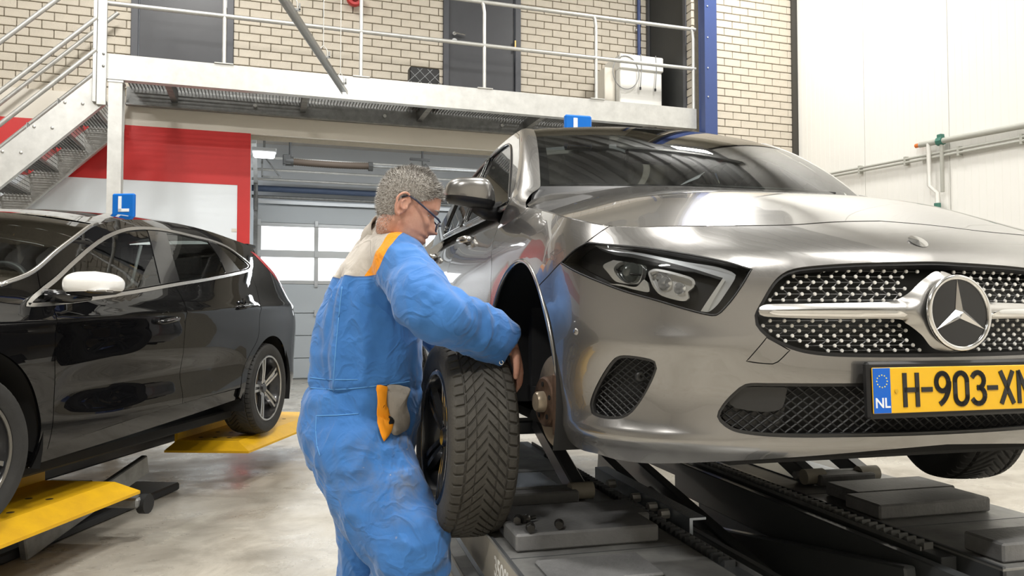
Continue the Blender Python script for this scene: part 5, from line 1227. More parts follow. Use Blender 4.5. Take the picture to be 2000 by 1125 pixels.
# middle frame: channels, scissor arms, cylinder
mb = MB(); mb.box((-.30, 1.25, zp - .02), (.012, .9, .07)); mb.box((-.275, 1.25, zp + .012), (.06, .9, .008)); mb.build('valve_channel', M_bluesteel, DL)
for yy in (.95, 1.05, 1.2, 1.45): MB().cyl((-.312, yy, zp - .005), (-.345, yy, zp - .005), .018, 8).build('channel_bolt', M_galv, DL)
mb = MB(); mb.box((-.22, .9, .33), (.03, 1.6, .12), None, .004); mb.build('inner_frame', M_dark, DL)
mb = MB(); mb.box((-.30, .8, .385), (.07, 1.7, .02), None, .004); mb.build('inner_ledge', mat('ledge_grey', (.11, .12, .13), .35, .6), DL)
mb = MB(); mb.box((.20, .95, .36), (.035, 1.9, .15), None, .004); mb.build('inner_frame', M_dark, DL)
for (xa, ya, za, yb2, zb2, wd) in ((-.12, 2.1, .40, .2, .05, .05), (.02, 2.2, .42, .15, .06, .05), (.14, .3, .36, 2.2, .05, .04), (-.62, .3, .35, 2.3, .06, .05), (-.80, 2.3, .35, .3, .06, .05), (.55, .3, .35, 2.3, .06, .05), (.75, 2.3, .35, .3, .06, .05)):
    p0 = Vector((xa, ya, za)); p1 = Vector((xa, yb2, zb2)); d = p1 - p0; mb = MB(); mb.box((p0 + p1) / 2, (wd, d.length, .13), Matrix.Rotation(math.atan2(d.z, d.y), 3, 'X'), .006); mb.build('scissor_arm', M_dark, DL)
mb = MB(); mb.cyl((-.04, .35, .12), (-.04, 1.2, .26), .045, 18); mb.build('hydraulic_cylinder', M_dark, DL, 40)
mb = MB(); mb.cyl((-.04, 1.2, .26), (-.04, 1.7, .345), .022, 14); mb.build('piston_rod', M_chrome, DL, 40)
for xx in (-.71, .6): box('base_frame', (xx, 1.2, .03), (.5, 2.2, .05), M_dark, DL, .005)
mb = MB(); mb.cyl((-.95, .42, .12), (.85, .42, .12), .035, 14); mb.build('cross_tube', M_dark, DL, 40)
box('outer_ledge', (-1.035, .8, .30), (.05, 1.9, .02), M_galvdark, DL, .003); box('ledge_bracket', (-1.045, .55, .32), (.03, .10, .05), M_dark, DL, .003)
mb = MB(); mb.tube([(.40, .10, .40), (.43, .09, .41), (.43, .09, .36), (.40, .10, .35)], .009, 8, closed=True); mb.build('tow_ring', M_galvdark, DL, True)
text_obj('load_marking', '3500kg', .085, mat('marking_white', (.75, .74, .70), .5), DL, Matrix.Translation((-.9965, .615, .385)) @ Matrix.Rotation(R(-90), 4, 'Z') @ Matrix.Rotation(R(90), 4, 'X'), .0006, xs=.95, bold=.001)
# lug bolts
M_lug = mat('dark_lug_bolt', (.05, .048, .045), .4, .8)
def lug(label, x, y, rz):
    t = thing('lug_bolt', label, 'bolt', fr_w((1.6293, 1.4789, zp + .056), -3.6, (x, y, 0)), rz, 'lug bolts on the left platform block')
    MB().lathe([(0, 0), (0, .011), (.012, .0115), (.016, .015), (.019, .012), (.021, .007), (.045, .0068), (.048, 0)], 'x', (-.02, 0, .0125), 14).build('shank', M_lug, t, 40)
    mb = MB(); mb.cyl((-.026, 0, .0125), (-.018, 0, .0125), .0125, 6); mb.build('hex_head', M_lug, t)
lug('dark lug bolt leftmost of the four lying on the rubber block', -.915, .745, 60); lug('dark lug bolt lying just right of the leftmost one', -.885, .74, 20)
lug('dark lug bolt nearest the front edge of the rubber block', -.905, .65, 75); lug('dark lug bolt set apart at the right of the other three', -.81, .665, 70)

# far front wheel still on the car
w4 = make_wheel(CA, 'front_wheel', .325, .21, .222, 1, M_raildark, M_rimdark, M_rimdark, 464, 28); w4.location = (.80, .83, .285); w4.rotation_euler = (0, 0, R(-14))
w5 = copy_tree(w4, CA); w5.location = (-.79, 3.57, .31); w5.rotation_euler = (0, 0, PI); w6 = copy_tree(w4, CA); w6.location = (.79, 3.57, .31); w6.rotation_euler = (0, 0, 0)
# ================================================================== the wheel the mechanic holds
def camw(xc, zc, z): c, s = math.cos(R(18)), math.sin(R(18)); return Vector((xc * c + zc * s, -xc * s + zc * c, z))
M_tyre_keep = M_tyre; M_tyre = mat('dusty_tyre_rubber', (.060, .055, .046), .75, var=(14, .3), bump=(90, .25))
HW = make_wheel(None, 'car_wheel', .322, .212, .220, -1, M_raildark, M_rimdark, M_rimdark, 1160, 64)
tag(HW, 'dirty winter tyre on a dark alloy rim held upright by the mechanic', 'wheel')
HW.location = camw((905 - 1000) / 1500 * 2.60, 2.60, 1.15 + (615 - 852) / 1500 * 2.60)
HW.rotation_euler = (Matrix.Rotation(R(-18), 4, 'Z') @ Matrix.Rotation(R(2.5), 4, 'Y') @ Matrix.Rotation(R(17), 4, 'Z') @ Matrix.Rotation(R(20), 4, 'X')).to_euler()
# ================================================================== mechanic
from mathutils.bvhtree import BVHTree
PX0, PZ0 = -.50, 2.66
def J(px, py, Z): return Vector(((px - 1000) / 1500 * Z - PX0, Z - PZ0, 1.15 + (615 - py) / 1500 * Z))
PSI = R(18); FWD = Vector((math.cos(PSI), math.sin(PSI), 0)); RGT = Vector((math.sin(PSI), -math.cos(PSI), 0))
def loft(mb, rings, n=36, e=2.3):
    """rings: (centre, forward half size, side half size, forward axis, side axis)"""
    v = []; f = []
    for (c, a, b, A_, B_) in rings:
        for k in range(n):
            t = 2 * PI * k / n; ct, st_ = math.cos(t), math.sin(t); x = math.copysign(abs(ct) ** (2 / e), ct); y = math.copysign(abs(st_) ** (2 / e), st_); v.append(c + A_ * (a * x) + B_ * (b * y))
    m = len(rings)
    for i in range(m - 1):
        for k in range(n): f.append((i * n + k, i * n + (k + 1) % n, (i + 1) * n + (k + 1) % n, (i + 1) * n + k))
    f.append(tuple(range(n))[::-1]); f.append(tuple((m - 1) * n + k for k in range(n))); mb.add(v, f)
def limb(mb, pts, rad, n=20, sub=6, flat=False):
    """smooth tapering limb through joints"""
    P = [np.array(p) for p in pts]; t = np.arange(len(P)); C = cr(t, np.array(P)); Rr = cr(t, np.array(rad)); tt = np.linspace(0, len(P) - 1, (len(P) - 1) * sub + 1)
    pp = [Vector(C(np.array(x))) for x in tt]; rr = [float(Rr(np.array(x))) for x in tt]
    mb.tube(pp, rr, n); mb.sphere(tuple(pp[0]), rr[0] * .98, 14, 8); flat or mb.sphere(tuple(pp[-1]), rr[-1] * .98, 14, 8)
def remesh(mb, vox, smooth_it=3, fac=.5):
    me = bpy.data.meshes.new('tmp'); me.from_pydata([tuple(p) for p in mb.v], [], mb.f); me.update(); o = bpy.data.objects.new('tmp', me); COL.objects.link(o)
    r = o.modifiers.new('r', 'REMESH'); r.mode = 'VOXEL'; r.voxel_size = vox
    if smooth_it: s = o.modifiers.new('s', 'SMOOTH'); s.factor = fac; s.iterations = smooth_it
    dg = bpy.context.evaluated_depsgraph_get(); out = bpy.data.meshes.new_from_object(o.evaluated_get(dg)); bpy.data.objects.remove(o); return out
torso_px = [(905, 704, .165, .165), (870, 703, .192, .185), (830, 704, .200, .19), (780, 712, .198, .19), (745, 716, .190, .188), (680, 719, .188, .195), (620, 724, .174, .205), (570, 731, .156, .212), (530, 739, .138, .21), (500, 748, .118, .20), (474, 757, .098, .165), (452, 764, .078, .105), (440, 768, .066, .078)]
def torso(mb, sh=0.):
    loft(mb, [(J(px, py, 2.66), a - sh, b - sh, FWD, RGT) for py, px, a, b in torso_px])
SH = J(770, 508, 2.49); EL = J(842, 606, 2.30); WR = J(966, 660, 2.45); CUF = J(994, 676, 2.47)
SHL = J(772, 510, 2.86); ELL = J(850, 640, 2.98); WRL = J(955, 770, 2.92)
HPn = J(703, 868, 2.58); TM = J(742, 958, 2.53); KN = J(806, 1070, 2.46); AN = J(770, 1250, 2.60)
HPf = J(706, 880, 2.78); TMf = J(722, 980, 2.80); KNf = J(727, 1080, 2.80); ANf = J(690, 1215, 2.86)
cl = MB(); torso(cl)
limb(cl, [SH + Vector((-.03, .06, .02)), SH, (SH + EL) / 2 + Vector((0, 0, .005)), EL, (EL + WR) / 2 + Vector((0, 0, .0)), WR, CUF], [.080, .092, .090, .090, .088, .082, .074], flat=True)
limb(cl, [SHL, (SHL + ELL) / 2, ELL, (ELL + WRL) / 2, WRL], [.09, .085, .08, .07, .06])
limb(cl, [HPn, TM, (TM + KN) / 2, KN, (KN + AN) / 2, AN + Vector((0, 0, .03))], [.165, .158, .145, .128, .115, .10])
limb(cl, [HPf, TMf, KNf, (KNf + ANf) / 2, ANf + Vector((0, 0, .03))], [.15, .135, .115, .105, .095])
me = remesh(cl, .0085, 6, .5)
# cloth folds: displace along normals
n = len(me.vertices); co = np.zeros(n * 3); me.vertices.foreach_get('co', co); co = co.reshape(-1, 3); no = np.zeros(n * 3); me.vertices.foreach_get('normal', no); no = no.reshape(-1, 3)
def seg_t(P, a, b):
    a = np.array(a); b = np.array(b); d = b - a; L2 = d @ d; t = ((P - a) @ d) / L2; q = a + np.clip(t, 0, 1)[:, None] * d; return t, np.linalg.norm(P - q, axis=1)
nz = np.array([noise.noise(Vector((p[0] * 5, p[1] * 5, p[2] * 3.2))) for p in co]); nz2 = np.array([noise.noise(Vector((p[0] * 13 + 7, p[1] * 13, p[2] * 8))) for p in co])
nz3 = np.array([noise.noise(Vector((p[0] * 21 + 3, p[1] * 21, p[2] * 15))) for p in co])
disp = .011 * nz + .0095 * (.45 - 1.6 * np.abs(nz2)) + .0035 * (.4 - 1.5 * np.abs(nz3))
ta, da = seg_t(co, SH, EL); tb, db_ = seg_t(co, EL, CUF); inarm = np.exp(-(np.minimum(da, db_) / .11) ** 6)
ridge = lambda x: (1 - 2 * np.abs((x % 1.) - .5) * 1.) ** 1.0
wv = nz * 1.4
elbow = np.exp(-((ta - 1.0) / .45) ** 2) * np.exp(-((tb) / .5) ** 2)
disp += inarm * (da < .2) * (.010 * np.sin((ta * 3.2 + 2.0 * wv + (co[:, 2] - SH.z) * 4) * PI) * np.clip(ta * 1.2, 0, 1) * elbow + .006 * np.sin((tb * 6 + 2.2 * wv + (co[:, 2]) * 9) * PI) * np.clip(tb * 3, 0, 1))
# trousers: oblique drag folds, and the waist seam drawn in
tk, dk = seg_t(co, HPn, KN); leg = np.exp(-(dk / .19) ** 4) * (co[:, 2] < .66)
disp += leg * .008 * np.sin((co[:, 0] * 7 + co[:, 2] * 9 + 2.6 * nz) * PI)
zwa = J(700, 752, 2.66).z; disp -= .006 * np.exp(-((co[:, 2] - zwa) / .012) ** 2) * (co[:, 0] < .36); disp += .007 * np.exp(-((co[:, 2] - zwa + .03) / .03) ** 2) * nz
# back: vertical pleats below the yoke
back = np.clip((-(co - np.array(J(720, 640, 2.66))) @ np.array(FWD)) / .1, 0, 1) * (co[:, 2] > zwa) * (co[:, 2] < 1.28)
lat = (co - np.array(J(730, 600, 2.66))) @ np.array(RGT); disp += back * .006 * np.sin(lat * 60 + nz * 2)
disp += .012 * np.exp(-((lat - .155) / .014) ** 2) * back - .010 * np.exp(-((lat - .125) / .012) ** 2) * back
co2 = co + no * disp[:, None]; me.vertices.foreach_set('co', co2.reshape(-1)); me.update()
# colour fields stored per vertex: yoke / stripe / dirt
fcol = np.zeros(n); zy = 1.282
ax = np.array(J(735, 540, 2.66)); q = (co - ax) @ np.array(RGT); fw = (co - ax) @ np.array(FWD)
xa_, za_ = J(712, 541, 2.48).x, J(712, 541, 2.48).z; xb_, zb_ = J(764, 455, 2.48).x, J(764, 455, 2.48).z
zy = za_; qs = xa_ + (co[:, 2] - za_) * (xb_ - xa_) / (zb_ - za_); q = co[:, 0]
A_ = me.attributes.new('stripe', 'FLOAT', 'POINT'); A_.data.foreach_set('value', (q - qs).astype(np.float32))
A_ = me.attributes.new('seam', 'FLOAT', 'POINT'); A_.data.foreach_set('value', (co[:, 2] - zy + .0 * q).astype(np.float32))
dirt = np.exp(-(((co[:, 0] - J(790, 940, 2.5).x) / .10) ** 2 + ((co[:, 2] - J(0, 930, 2.5).z) / .12) ** 2)) + .7 * np.exp(-(((co[:, 0] - J(760, 880, 2.5).x) / .12) ** 2 + ((co[:, 2] - J(0, 870, 2.5).z) / .05) ** 2)) + .5 * np.exp(-(((co[:, 0] - J(690, 935, 2.5).x) / .06) ** 2 + ((co[:, 2] - J(0, 935, 2.5).z) / .05) ** 2))
A_ = me.attributes.new('dirt', 'FLOAT', 'POINT'); A_.data.foreach_set('value', dirt.astype(np.float32))
def cloth_mat():
    m = bpy.data.materials.new('workwear_cloth'); m.use_nodes = True; nt = m.node_tree; b = nt.nodes['Principled BSDF']; b.inputs['Roughness'].default_value = .82; b.inputs['Specular IOR Level'].default_value = .25
    b.inputs['Sheen Weight'].default_value = .25
    def at(nm): a = nt.nodes.new('ShaderNodeAttribute'); a.attribute_name = nm; return a.outputs['Fac']
    def cmp(x, v): c = nt.nodes.new('ShaderNodeMath'); c.operation = 'GREATER_THAN'; nt.links.new(x, c.inputs[0]); c.inputs[1].default_value = v; return c.outputs[0]
    def mix(f, c1, c2):
        x = nt.nodes.new('ShaderNodeMix'); x.data_type = 'RGBA'; nt.links.new(f, x.inputs[0])
        for s, c in ((6, c1), (7, c2)):
            if isinstance(c, tuple): x.inputs[s].default_value = (*c, 1)
            else: nt.links.new(c, x.inputs[s])
        return x.outputs[2]
    def mth(op, a_, b_):
        c = nt.nodes.new('ShaderNodeMath'); c.operation = op
        for i, q_ in enumerate((a_, b_)):
            if isinstance(q_, float): c.inputs[i].default_value = q_
            else: nt.links.new(q_, c.inputs[i])
        return c.outputs[0]
    tc = nt.nodes.new('ShaderNodeTexCoord')
    def nzn(sc, det=5, ro=.6): n_ = nt.nodes.new('ShaderNodeTexNoise'); n_.inputs['Scale'].default_value = sc; n_.inputs['Detail'].default_value = det; n_.inputs['Roughness'].default_value = ro; nt.links.new(tc.outputs['Object'], n_.inputs['Vector']); return n_.outputs['Fac']
    blue = mix(nzn(6), (.035, .145, .42), (.058, .205, .52))
    st, sm = at('stripe'), at('seam'); up = cmp(sm, 0.)
    grey = mix(nzn(9), (.42, .38, .33), (.50, .46, .41))
    ins_ = mth('SUBTRACT', 1., cmp(st, .0)); org = mth('MULTIPLY', cmp(st, .0), mth('SUBTRACT', 1., cmp(st, .040)))
    c = mix(mth('MULTIPLY', up, ins_), blue, grey); c = mix(mth('MULTIPLY', up, org), c, (.85, .30, .005))
    line = mth('LESS_THAN', mth('ABSOLUTE', sm, 0.), .0022); c = mix(mth('MULTIPLY', line, mth('SUBTRACT', 1., cmp(st, .040))), c, (.05, .12, .3))
    dn = nt.nodes.new('ShaderNodeMapRange'); dn.inputs[1].default_value = .42; dn.inputs[2].default_value = .68; nt.links.new(nzn(11, 8, .7), dn.inputs[0])
    c = mix(mth('MULTIPLY', mth('MINIMUM', at('dirt'), 1.), mth('MULTIPLY', dn.outputs[0], .85)), c, (.15, .17, .20))
    sp = nt.nodes.new('ShaderNodeMapRange'); sp.inputs[1].default_value = .71; sp.inputs[2].default_value = .73; nt.links.new(nzn(26, 3, .5), sp.inputs[0])
    c = mix(mth('MULTIPLY', mth('MINIMUM', at('dirt'), 1.), sp.outputs[0]), c, (.55, .45, .32))
    nt.links.new(c, b.inputs['Base Color'])
    n_ = nt.nodes.new('ShaderNodeTexNoise'); n_.inputs['Scale'].default_value = 9; n_.inputs['Detail'].default_value = 2.5; n_.inputs['Distortion'].default_value = .9; nt.links.new(tc.outputs['Object'], n_.inputs['Vector'])
    rdg = mth('ABSOLUTE', mth('SUBTRACT', n_.outputs['Fac'], .5), 0.); rdg = mth('ADD', mth('MULTIPLY', mth('MINIMUM', rdg, .10), -6.), mth('MULTIPLY', nzn(60, 3, .5), .25))
    bp = nt.nodes.new('ShaderNodeBump'); bp.inputs['Strength'].default_value = .34; bp.inputs['Distance'].default_value = .014
    nt.links.new(rdg, bp.inputs['Height']); nt.links.new(bp.outputs['Normal'], b.inputs['Normal']); return m
M_cloth = cloth_mat(); me.materials.clear(); me.materials.append(M_cloth); me.polygons.foreach_set('use_smooth', np.ones(len(me.polygons), bool))
# ---- head
pz = [-.125,-.118,-.105,-.09,-.075,-.065,-.055,-.045,-.02,.01,.03,.06,.09,.112,.122,.125]
fx = cr(pz, [.050,.080,.097,.094,.0985,.0945,.099,.0945,.0895,.088,.097,.094,.080,.045,.016,.0]); bxk = cr(pz, [-.03,-.035,-.045,-.055,-.064,-.070,-.076,-.081,-.093,-.101,-.103,-.100,-.084,-.050,-.020,-.0])
wd_ = cr(pz, [.014,.030,.043,.051,.057,.060,.063,.065,.070,.0745,.0765,.0755,.065,.042,.018,.0]); cxf = cr(pz, [.035,.035,.032,.028,.022,.018,.015,.012,.006,.0,.0,.0,.0,.0,.0,.0])
def head_pt(z, a):
    c, s = math.cos(a), math.sin(a); cx = float(cxf(z)); xf, xb, w = float(fx(z)) - cx, cx - float(bxk(z)), float(wd_(z)); e = 2.35 if c > 0 else 2.1
    x = cx + math.copysign(abs(c) ** (2 / e), c) * (xf if c > 0 else xb); y = math.copysign(abs(s) ** (2 / e), s) * w
    g = lambda yy, zz, sy, sz: math.exp(-((abs(y) - yy) / sy) ** 2 - ((z - zz) / sz) ** 2)
    if c > 0:
        nose = np.interp(z, [-.05, -.042, -.034, -.012, .012, .022], [0, .55, 1., .55, .12, 0]); x += .037 * nose * math.exp(-(y / (.0085 + .006 * nose)) ** 2)
        x += .010 * g(.014, -.036, .007, .008) - .013 * g(.032, .010, .015, .011) + .006 * g(.032, .007, .010, .006) + .006 * g(.030, .030, .022, .008) + .006 * g(.042, -.018, .018, .016)
        x += .0045 * g(0, -.057, .022, .0045) + .005 * g(0, -.0715, .020, .0045) - .004 * g(0, -.0645, .024, .0022) - .004 * g(.020, -.05, .006, .02)
    return x, y, z
hv = []; nzh, nah = 76, 88
for i in range(nzh + 1):
    z = -.125 + .25 * (.5 - .5 * math.cos(PI * i / nzh))
    for k in range(nah): hv.append(head_pt(z, 2 * PI * k / nah))
hf = [(i * nah + k, i * nah + (k + 1) % nah, (i + 1) * nah + (k + 1) % nah, (i + 1) * nah + k) for i in range(nzh) for k in range(nah)] + [tuple(range(nah))[::-1], tuple(nzh * nah + k for k in range(nah))]
ZH = 2.52; HC = J(794, 409, ZH); HM = Matrix.Translation(HC) @ Matrix.Rotation(R(7), 4, 'Z') @ Matrix.Rotation(R(24), 4, 'Y')
bd = MB(); bd.add([HM @ Vector(p) for p in hv], hf)
# ears
for sd in (-1, 1):
    e = MB(); ey = sd * .0775; pts = []; 
    for t in np.linspace(-.35 * PI, 1.30 * PI, 22):
        rx, rz = .019, .030; pts.append((-.012 + rx * -math.sin(t) * -1 * (-1 if True else 1) * -1 * (1.0), ey + sd * (.008 + .006 * max(0, -math.cos(t - .2)) * 0 + .004), .002 + rz * math.cos(t - .5 * PI) * 1.0)) if False else None
    # helix: from the root above the canal up, round the back and down to the lobe
    for t in np.linspace(R(20), R(292), 26):
        pts.append((-.015 + .0215 * math.cos(t) * (1.0 if math.sin(t) > 0 else .8), ey + sd * (.012 - .012 * math.cos(t) * .9), .002 + .036 * math.sin(t)))
    e.tube(pts, [.0048] * 20 + [.0052, .0058, .0064, .0064, .006, .005], 8)
    e.sphere((-.013, ey + sd * .003, .0), (.019, .005, .033), 14, 10); e.tube([(-.004, ey + sd * .008, -.014), (-.016, ey + sd * .012, -.008), (-.020, ey + sd * .013, .006), (-.014, ey + sd * .012, .018)], .0035, 6); e.sphere((.003, ey + sd * .006, -.006), (.0045, .006, .007), 8, 6)
    bd.add([HM @ Vector(p) for p in e.v], e.f)
# neck, body core, arms, hand, legs (under the clothes)
NB = J(764, 470, 2.63)
limb(bd, [HM @ Vector((-.018, 0, -.01)), HM @ Vector((-.016, 0, -.070)), NB + Vector((.012, 0, .03)), NB + Vector((.0, .02, -.05))], [.058, .058, .060, .072])
torso(bd, .03)
limb(bd, [SH, (SH + EL) / 2, EL, (EL + WR) / 2, WR, CUF], [.06, .055, .05, .047, .036, .031])
limb(bd, [SHL, (SHL + ELL) / 2, ELL, (ELL + WRL) / 2, WRL], [.06, .055, .05, .045, .034])
limb(bd, [HPn, TM, KN, (KN + AN) / 2, AN], [.10, .09, .07, .06, .045]); limb(bd, [HPf, TMf, KNf, (KNf + ANf) / 2, ANf], [.10, .09, .07, .06, .045])
# right hand laid over the inner edge of the tyre, fingers hanging down the sidewall
def hand(mb, w, d_, side, nrm, curl, thumb_up=1.):
    """w wrist, d_ hand direction, side = towards the thumb, nrm = back of the hand"""
    d_ = d_.normalized(); side = (side - d_ * side.dot(d_)).normalized(); nrm = d_.cross(side) * (1 if d_.cross(side).dot(nrm) > 0 else -1)
    loft(mb, [(w - d_ * .01, .013, .030, nrm, side), (w + d_ * .03, .015, .040, nrm, side), (w + d_ * .07, .015, .044, nrm, side), (w + d_ * .098, .012, .043, nrm, side)], 20)
    for i, (o, L, r) in enumerate(((.032, .072, .0092), (.011, .080, .0096), (-.011, .074, .0092), (-.031, .058, .0082))):
        p = w + d_ * .090 + side * o; a = 0.; pts = [p]; dd = d_
        for sgm, (fr, cu) in enumerate(((.46, curl), (.30, curl * 1.3), (.24, curl * .9))):
            a += cu; v = (d_ * math.cos(a) - nrm * math.sin(a)); p = p + v * (L * fr * 1.0); pts.append(p)
        limb(mb, pts, [r, r * .97, r * .92, r * .78], 10, 4)
    p = w + d_ * .025 + side * .034 - nrm * .004; limb(mb, [p, p + side * .022 + d_ * .022 - nrm * .008, p + side * .030 + d_ * .050 - nrm * .016, p + side * .026 + d_ * .072 - nrm * .022], [.014, .0125, .011, .009], 10, 4)
hand(bd, CUF + Vector((.012, .006, .010)), Vector((.20, .14, -1.0)), Vector((.25, -.9, -.1)), Vector((1, -.2, .2)), R(16))
hand(bd, WRL, Vector((.8, -.1, -.5)), Vector((0, -.6, .6)), Vector((.3, .7, .5)), R(25))
bme = remesh(bd, .0034, 2, .3)
M_skin = mat('skin', (.58, .325, .235), .52, var=(38, .18, (.50, .25, .18)), bump=(140, .08), spec=.35)
M_skin.node_tree.nodes['Principled BSDF'].inputs['Subsurface Weight'].default_value = .12; M_skin.node_tree.nodes['Principled BSDF'].inputs['Subsurface Radius'].default_value = (.012, .005, .003)
bme.materials.clear(); bme.materials.append(M_skin); bme.polygons.foreach_set('use_smooth', np.ones(len(bme.polygons), bool))
PE = bpy.data.objects.new('person', bme); link(PE); PE.location = camw(PX0, PZ0, 0); PE.rotation_euler = (0, 0, R(-18))
tag(PE, 'mechanic with short grey hair and glasses in blue overalls, bending over a held wheel', 'person')
me.name = 'overalls'; OV = bpy.data.objects.new('overalls', me); link(OV, PE); OV['label'] = 'blue overalls with grey yoke and orange shoulder stripe'
bv = BVHTree.FromPolygons([Vector(p) for p in co2], [tuple(p.vertices) for p in me.polygons])
def drape(pts, lift=.002, z0=2.0):
    """lay a line of image-side points onto the cloth from the right-hand side of the man"""
    out = []; o = Vector((-PX0, -PZ0, 1.15))
    for px, py in pts:
        t = J(px, py, 2.66); d = (t - o).normalized(); h = bv.ray_cast(o, d)
        if h[0] is not None: out.append(h[0] + h[1] * lift)
    return out
M_stitch = mat('stitch_blue', (.12, .33, .66), .8)
for nm, pl_ in (('waist_seam', [(608, 757), (640, 760), (680, 759), (720, 755), (760, 750), (800, 745)]), ('waist_seam', [(607, 737), (640, 741), (700, 741)]), ('back_pocket_seam', [(702, 807), (660, 810), (620, 811), (619, 840), (622, 870), (628, 888)]), ('side_seam', [(668, 560), (662, 620), (656, 690), (652, 755)])):
    q = drape([(a + (b - a) * t, c + (d - c) * t) for (a, c), (b, d) in zip(pl_[:-1], pl_[1:]) for t in np.linspace(0, 1, 8)], .0008)
    if len(q) > 2: MB().tube(q, .0016, 5).build(nm, M_stitch, OV, True)
# side pocket opening with orange trim and grey lining
def patch(name, poly, m, lift, bulge=0.):
    P2 = spl(poly, step=6); cen = P2.mean(0); v = drape([tuple(p) for p in P2], lift); n_ = len(v)
    if n_ < len(P2): return
    rings = [v]
    for s_ in (.8, .6, .4, .2): rings.append(drape([tuple(cen + (p - cen) * s_) for p in P2], lift + bulge * (1 - s_ * s_)))
    if any(len(r) != n_ for r in rings): return
    vv = [p for r in rings for p in r] + drape([tuple(cen)], lift + bulge); f = [(i * n_ + k, i * n_ + (k + 1) % n_, (i + 1) * n_ + (k + 1) % n_, (i + 1) * n_ + k) for i in range(4) for k in range(n_)] + [(4 * n_ + k, 4 * n_ + (k + 1) % n_, 5 * n_) for k in range(n_)]
    e = [p - Vector((0, -.004, 0)) for p in v]; b0 = len(vv); vv += e; f += [(k, b0 + k, b0 + (k + 1) % n_, (k + 1) % n_) for k in range(n_)]
    return mk(name, vv, f, m, OV, True)
patch('pocket_lining', [(754, 752), (799, 758), (793, 785), (799, 815), (796, 835), (775, 850), (764, 845), (757, 800)], mat('grey_cloth', (.33, .30, .26), .85, bump=(30, .4)), .006, .012)
patch('pocket_trim', [(737, 750), (754, 752, 1), (753, 785), (764, 822), (763, 840), (749, 864, 1), (741, 845), (736, 822), (737, 780)], mat('orange_cloth', (.85, .30, .005), .8), .012, .004)
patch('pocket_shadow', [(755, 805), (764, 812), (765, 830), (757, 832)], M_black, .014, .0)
# cuff rivet, collar, shoes
q = drape([(979, 707)], .002)
if q: MB().tube([q[0] + Vector((.006 * math.cos(a), 0, .006 * math.sin(a))) for a in np.linspace(0, 2 * PI, 16, endpoint=False)], .002, 6, closed=True).build('press_stud', M_chrome, OV, True)
col = MB(); axn = (HM @ Vector((-.02, 0, -.03)) - NB).normalized(); sidev = axn.cross(Vector((0, 1, 0))).normalized(); A2 = sidev; B2 = axn.cross(sidev).normalized()
v = []; nk = 40
for (h, r, tl) in ((-.045, .098, 0), (-.01, .085, 0), (.028, .077, 0), (.032, .081, 0), (.0, .092, 0), (-.035, .106, 0)):
    for k in range(nk):
        a = 2 * PI * k / nk; cf = math.cos(a); hh = h + (.012 if h > .02 else 0) * (-cf if A2.x > 0 else cf); v.append(NB + axn * (.022 + hh) + A2 * (r * cf) + B2 * (r * math.sin(a) * .95))
f = [(i * nk + k, i * nk + (k + 1) % nk, (i + 1) * nk + (k + 1) % nk, (i + 1) * nk + k) for i in range(5) for k in range(nk)]
mk('collar', v, f, mat('grey_collar_cloth', (.46, .42, .37), .85, bump=(30, .3)), OV, True)
for A0, yaw in ((AN, 0), (ANf, 10)):
    m_ = Matrix.Translation((A0.x, A0.y, 0)) @ Matrix.Rotation(R(18 + yaw), 4, 'Z'); sb = MB()
    loft(sb, [(Vector((x, 0, z)), a, b, Vector((0, 0, 1)), Vector((0, 1, 0))) for x, z, a, b in ((-.09, .05, .045, .03), (-.07, .055, .053, .042), (0, .055, .053, .045), (.08, .045, .043, .05), (.15, .035, .034, .05), (.19, .03, .026, .035))], 20, 3.)
    mk('shoe', [m_ @ Vector(p) for p in sb.v], sb.f, M_blackmatte, PE, True)
# ---- hair: cap plus short strands
hairm = mat('grey_hair', (.42, .40, .37), .6, var=(160, .75, (.16, .14, .12)))
def hairy(z, a, x):
    c = math.cos(a)   # scalp region: hairline high at the brow, down to the nape behind the ear
    lim = np.interp(c, [-1, -.55, -.12, .05, .30, .55, .75, 1], [-.078, -.070, -.022, .030, .028, .048, .068, .076]); return z > lim
hs = MB(); capv = {}; cf = []
rng = random.Random(11)
grid = {}
for i in range(nzh + 1):
    z = -.125 + .25 * (.5 - .5 * math.cos(PI * i / nzh))
    for k in range(nah):
        a = 2 * PI * k / nah; x, y, zz = head_pt(z, a)
        if hairy(z, a, x):
            c = math.cos(a); lim = np.interp(c, [-1, -.55, -.12, .05, .30, .55, .75, 1], [-.078, -.070, -.022, .030, .028, .048, .068, .076])
            nrm = Vector((x / .105 ** 2, y / .078 ** 2, max(zz, -.02) / .125 ** 2)).normalized(); th = min(1, (z - lim) / .06); th = .0015 + .013 * th * (.55 + .45 * max(0, nrm.z)) + rng.uniform(-.001, .001)
            grid[(i, k)] = len(hs.v); hs.v.append(HM @ (Vector((x, y, zz)) + nrm * th))
            for _ in range(3 if z > -.02 else 2):
                L = rng.uniform(.006, .012) * (.4 + .6 * min(1, (z - lim) / .04)) + .014 * max(0, nrm.z) ** 2 + .006 * (x > .05); dirn = (nrm + Vector((.5 * nrm.z + rng.uniform(-.3, .3), rng.uniform(-.3, .3), -.55 * (1 - abs(nrm.z)) + rng.uniform(-.2, .2)))).normalized()
                p = Vector((x + rng.uniform(-.003, .003), y + rng.uniform(-.003, .003), zz + rng.uniform(-.003, .003))) + nrm * (th * .7); q = p + dirn * L; t = nrm.cross(dirn + Vector((.01, .02, .03))).normalized() * .0011
                cf.append((HM @ (p - t), HM @ (p + t), HM @ (p + nrm * .0011), HM @ q, rng.random() < .25 + .45 * max(0, nrm.z)))
HI = HM.inverted()
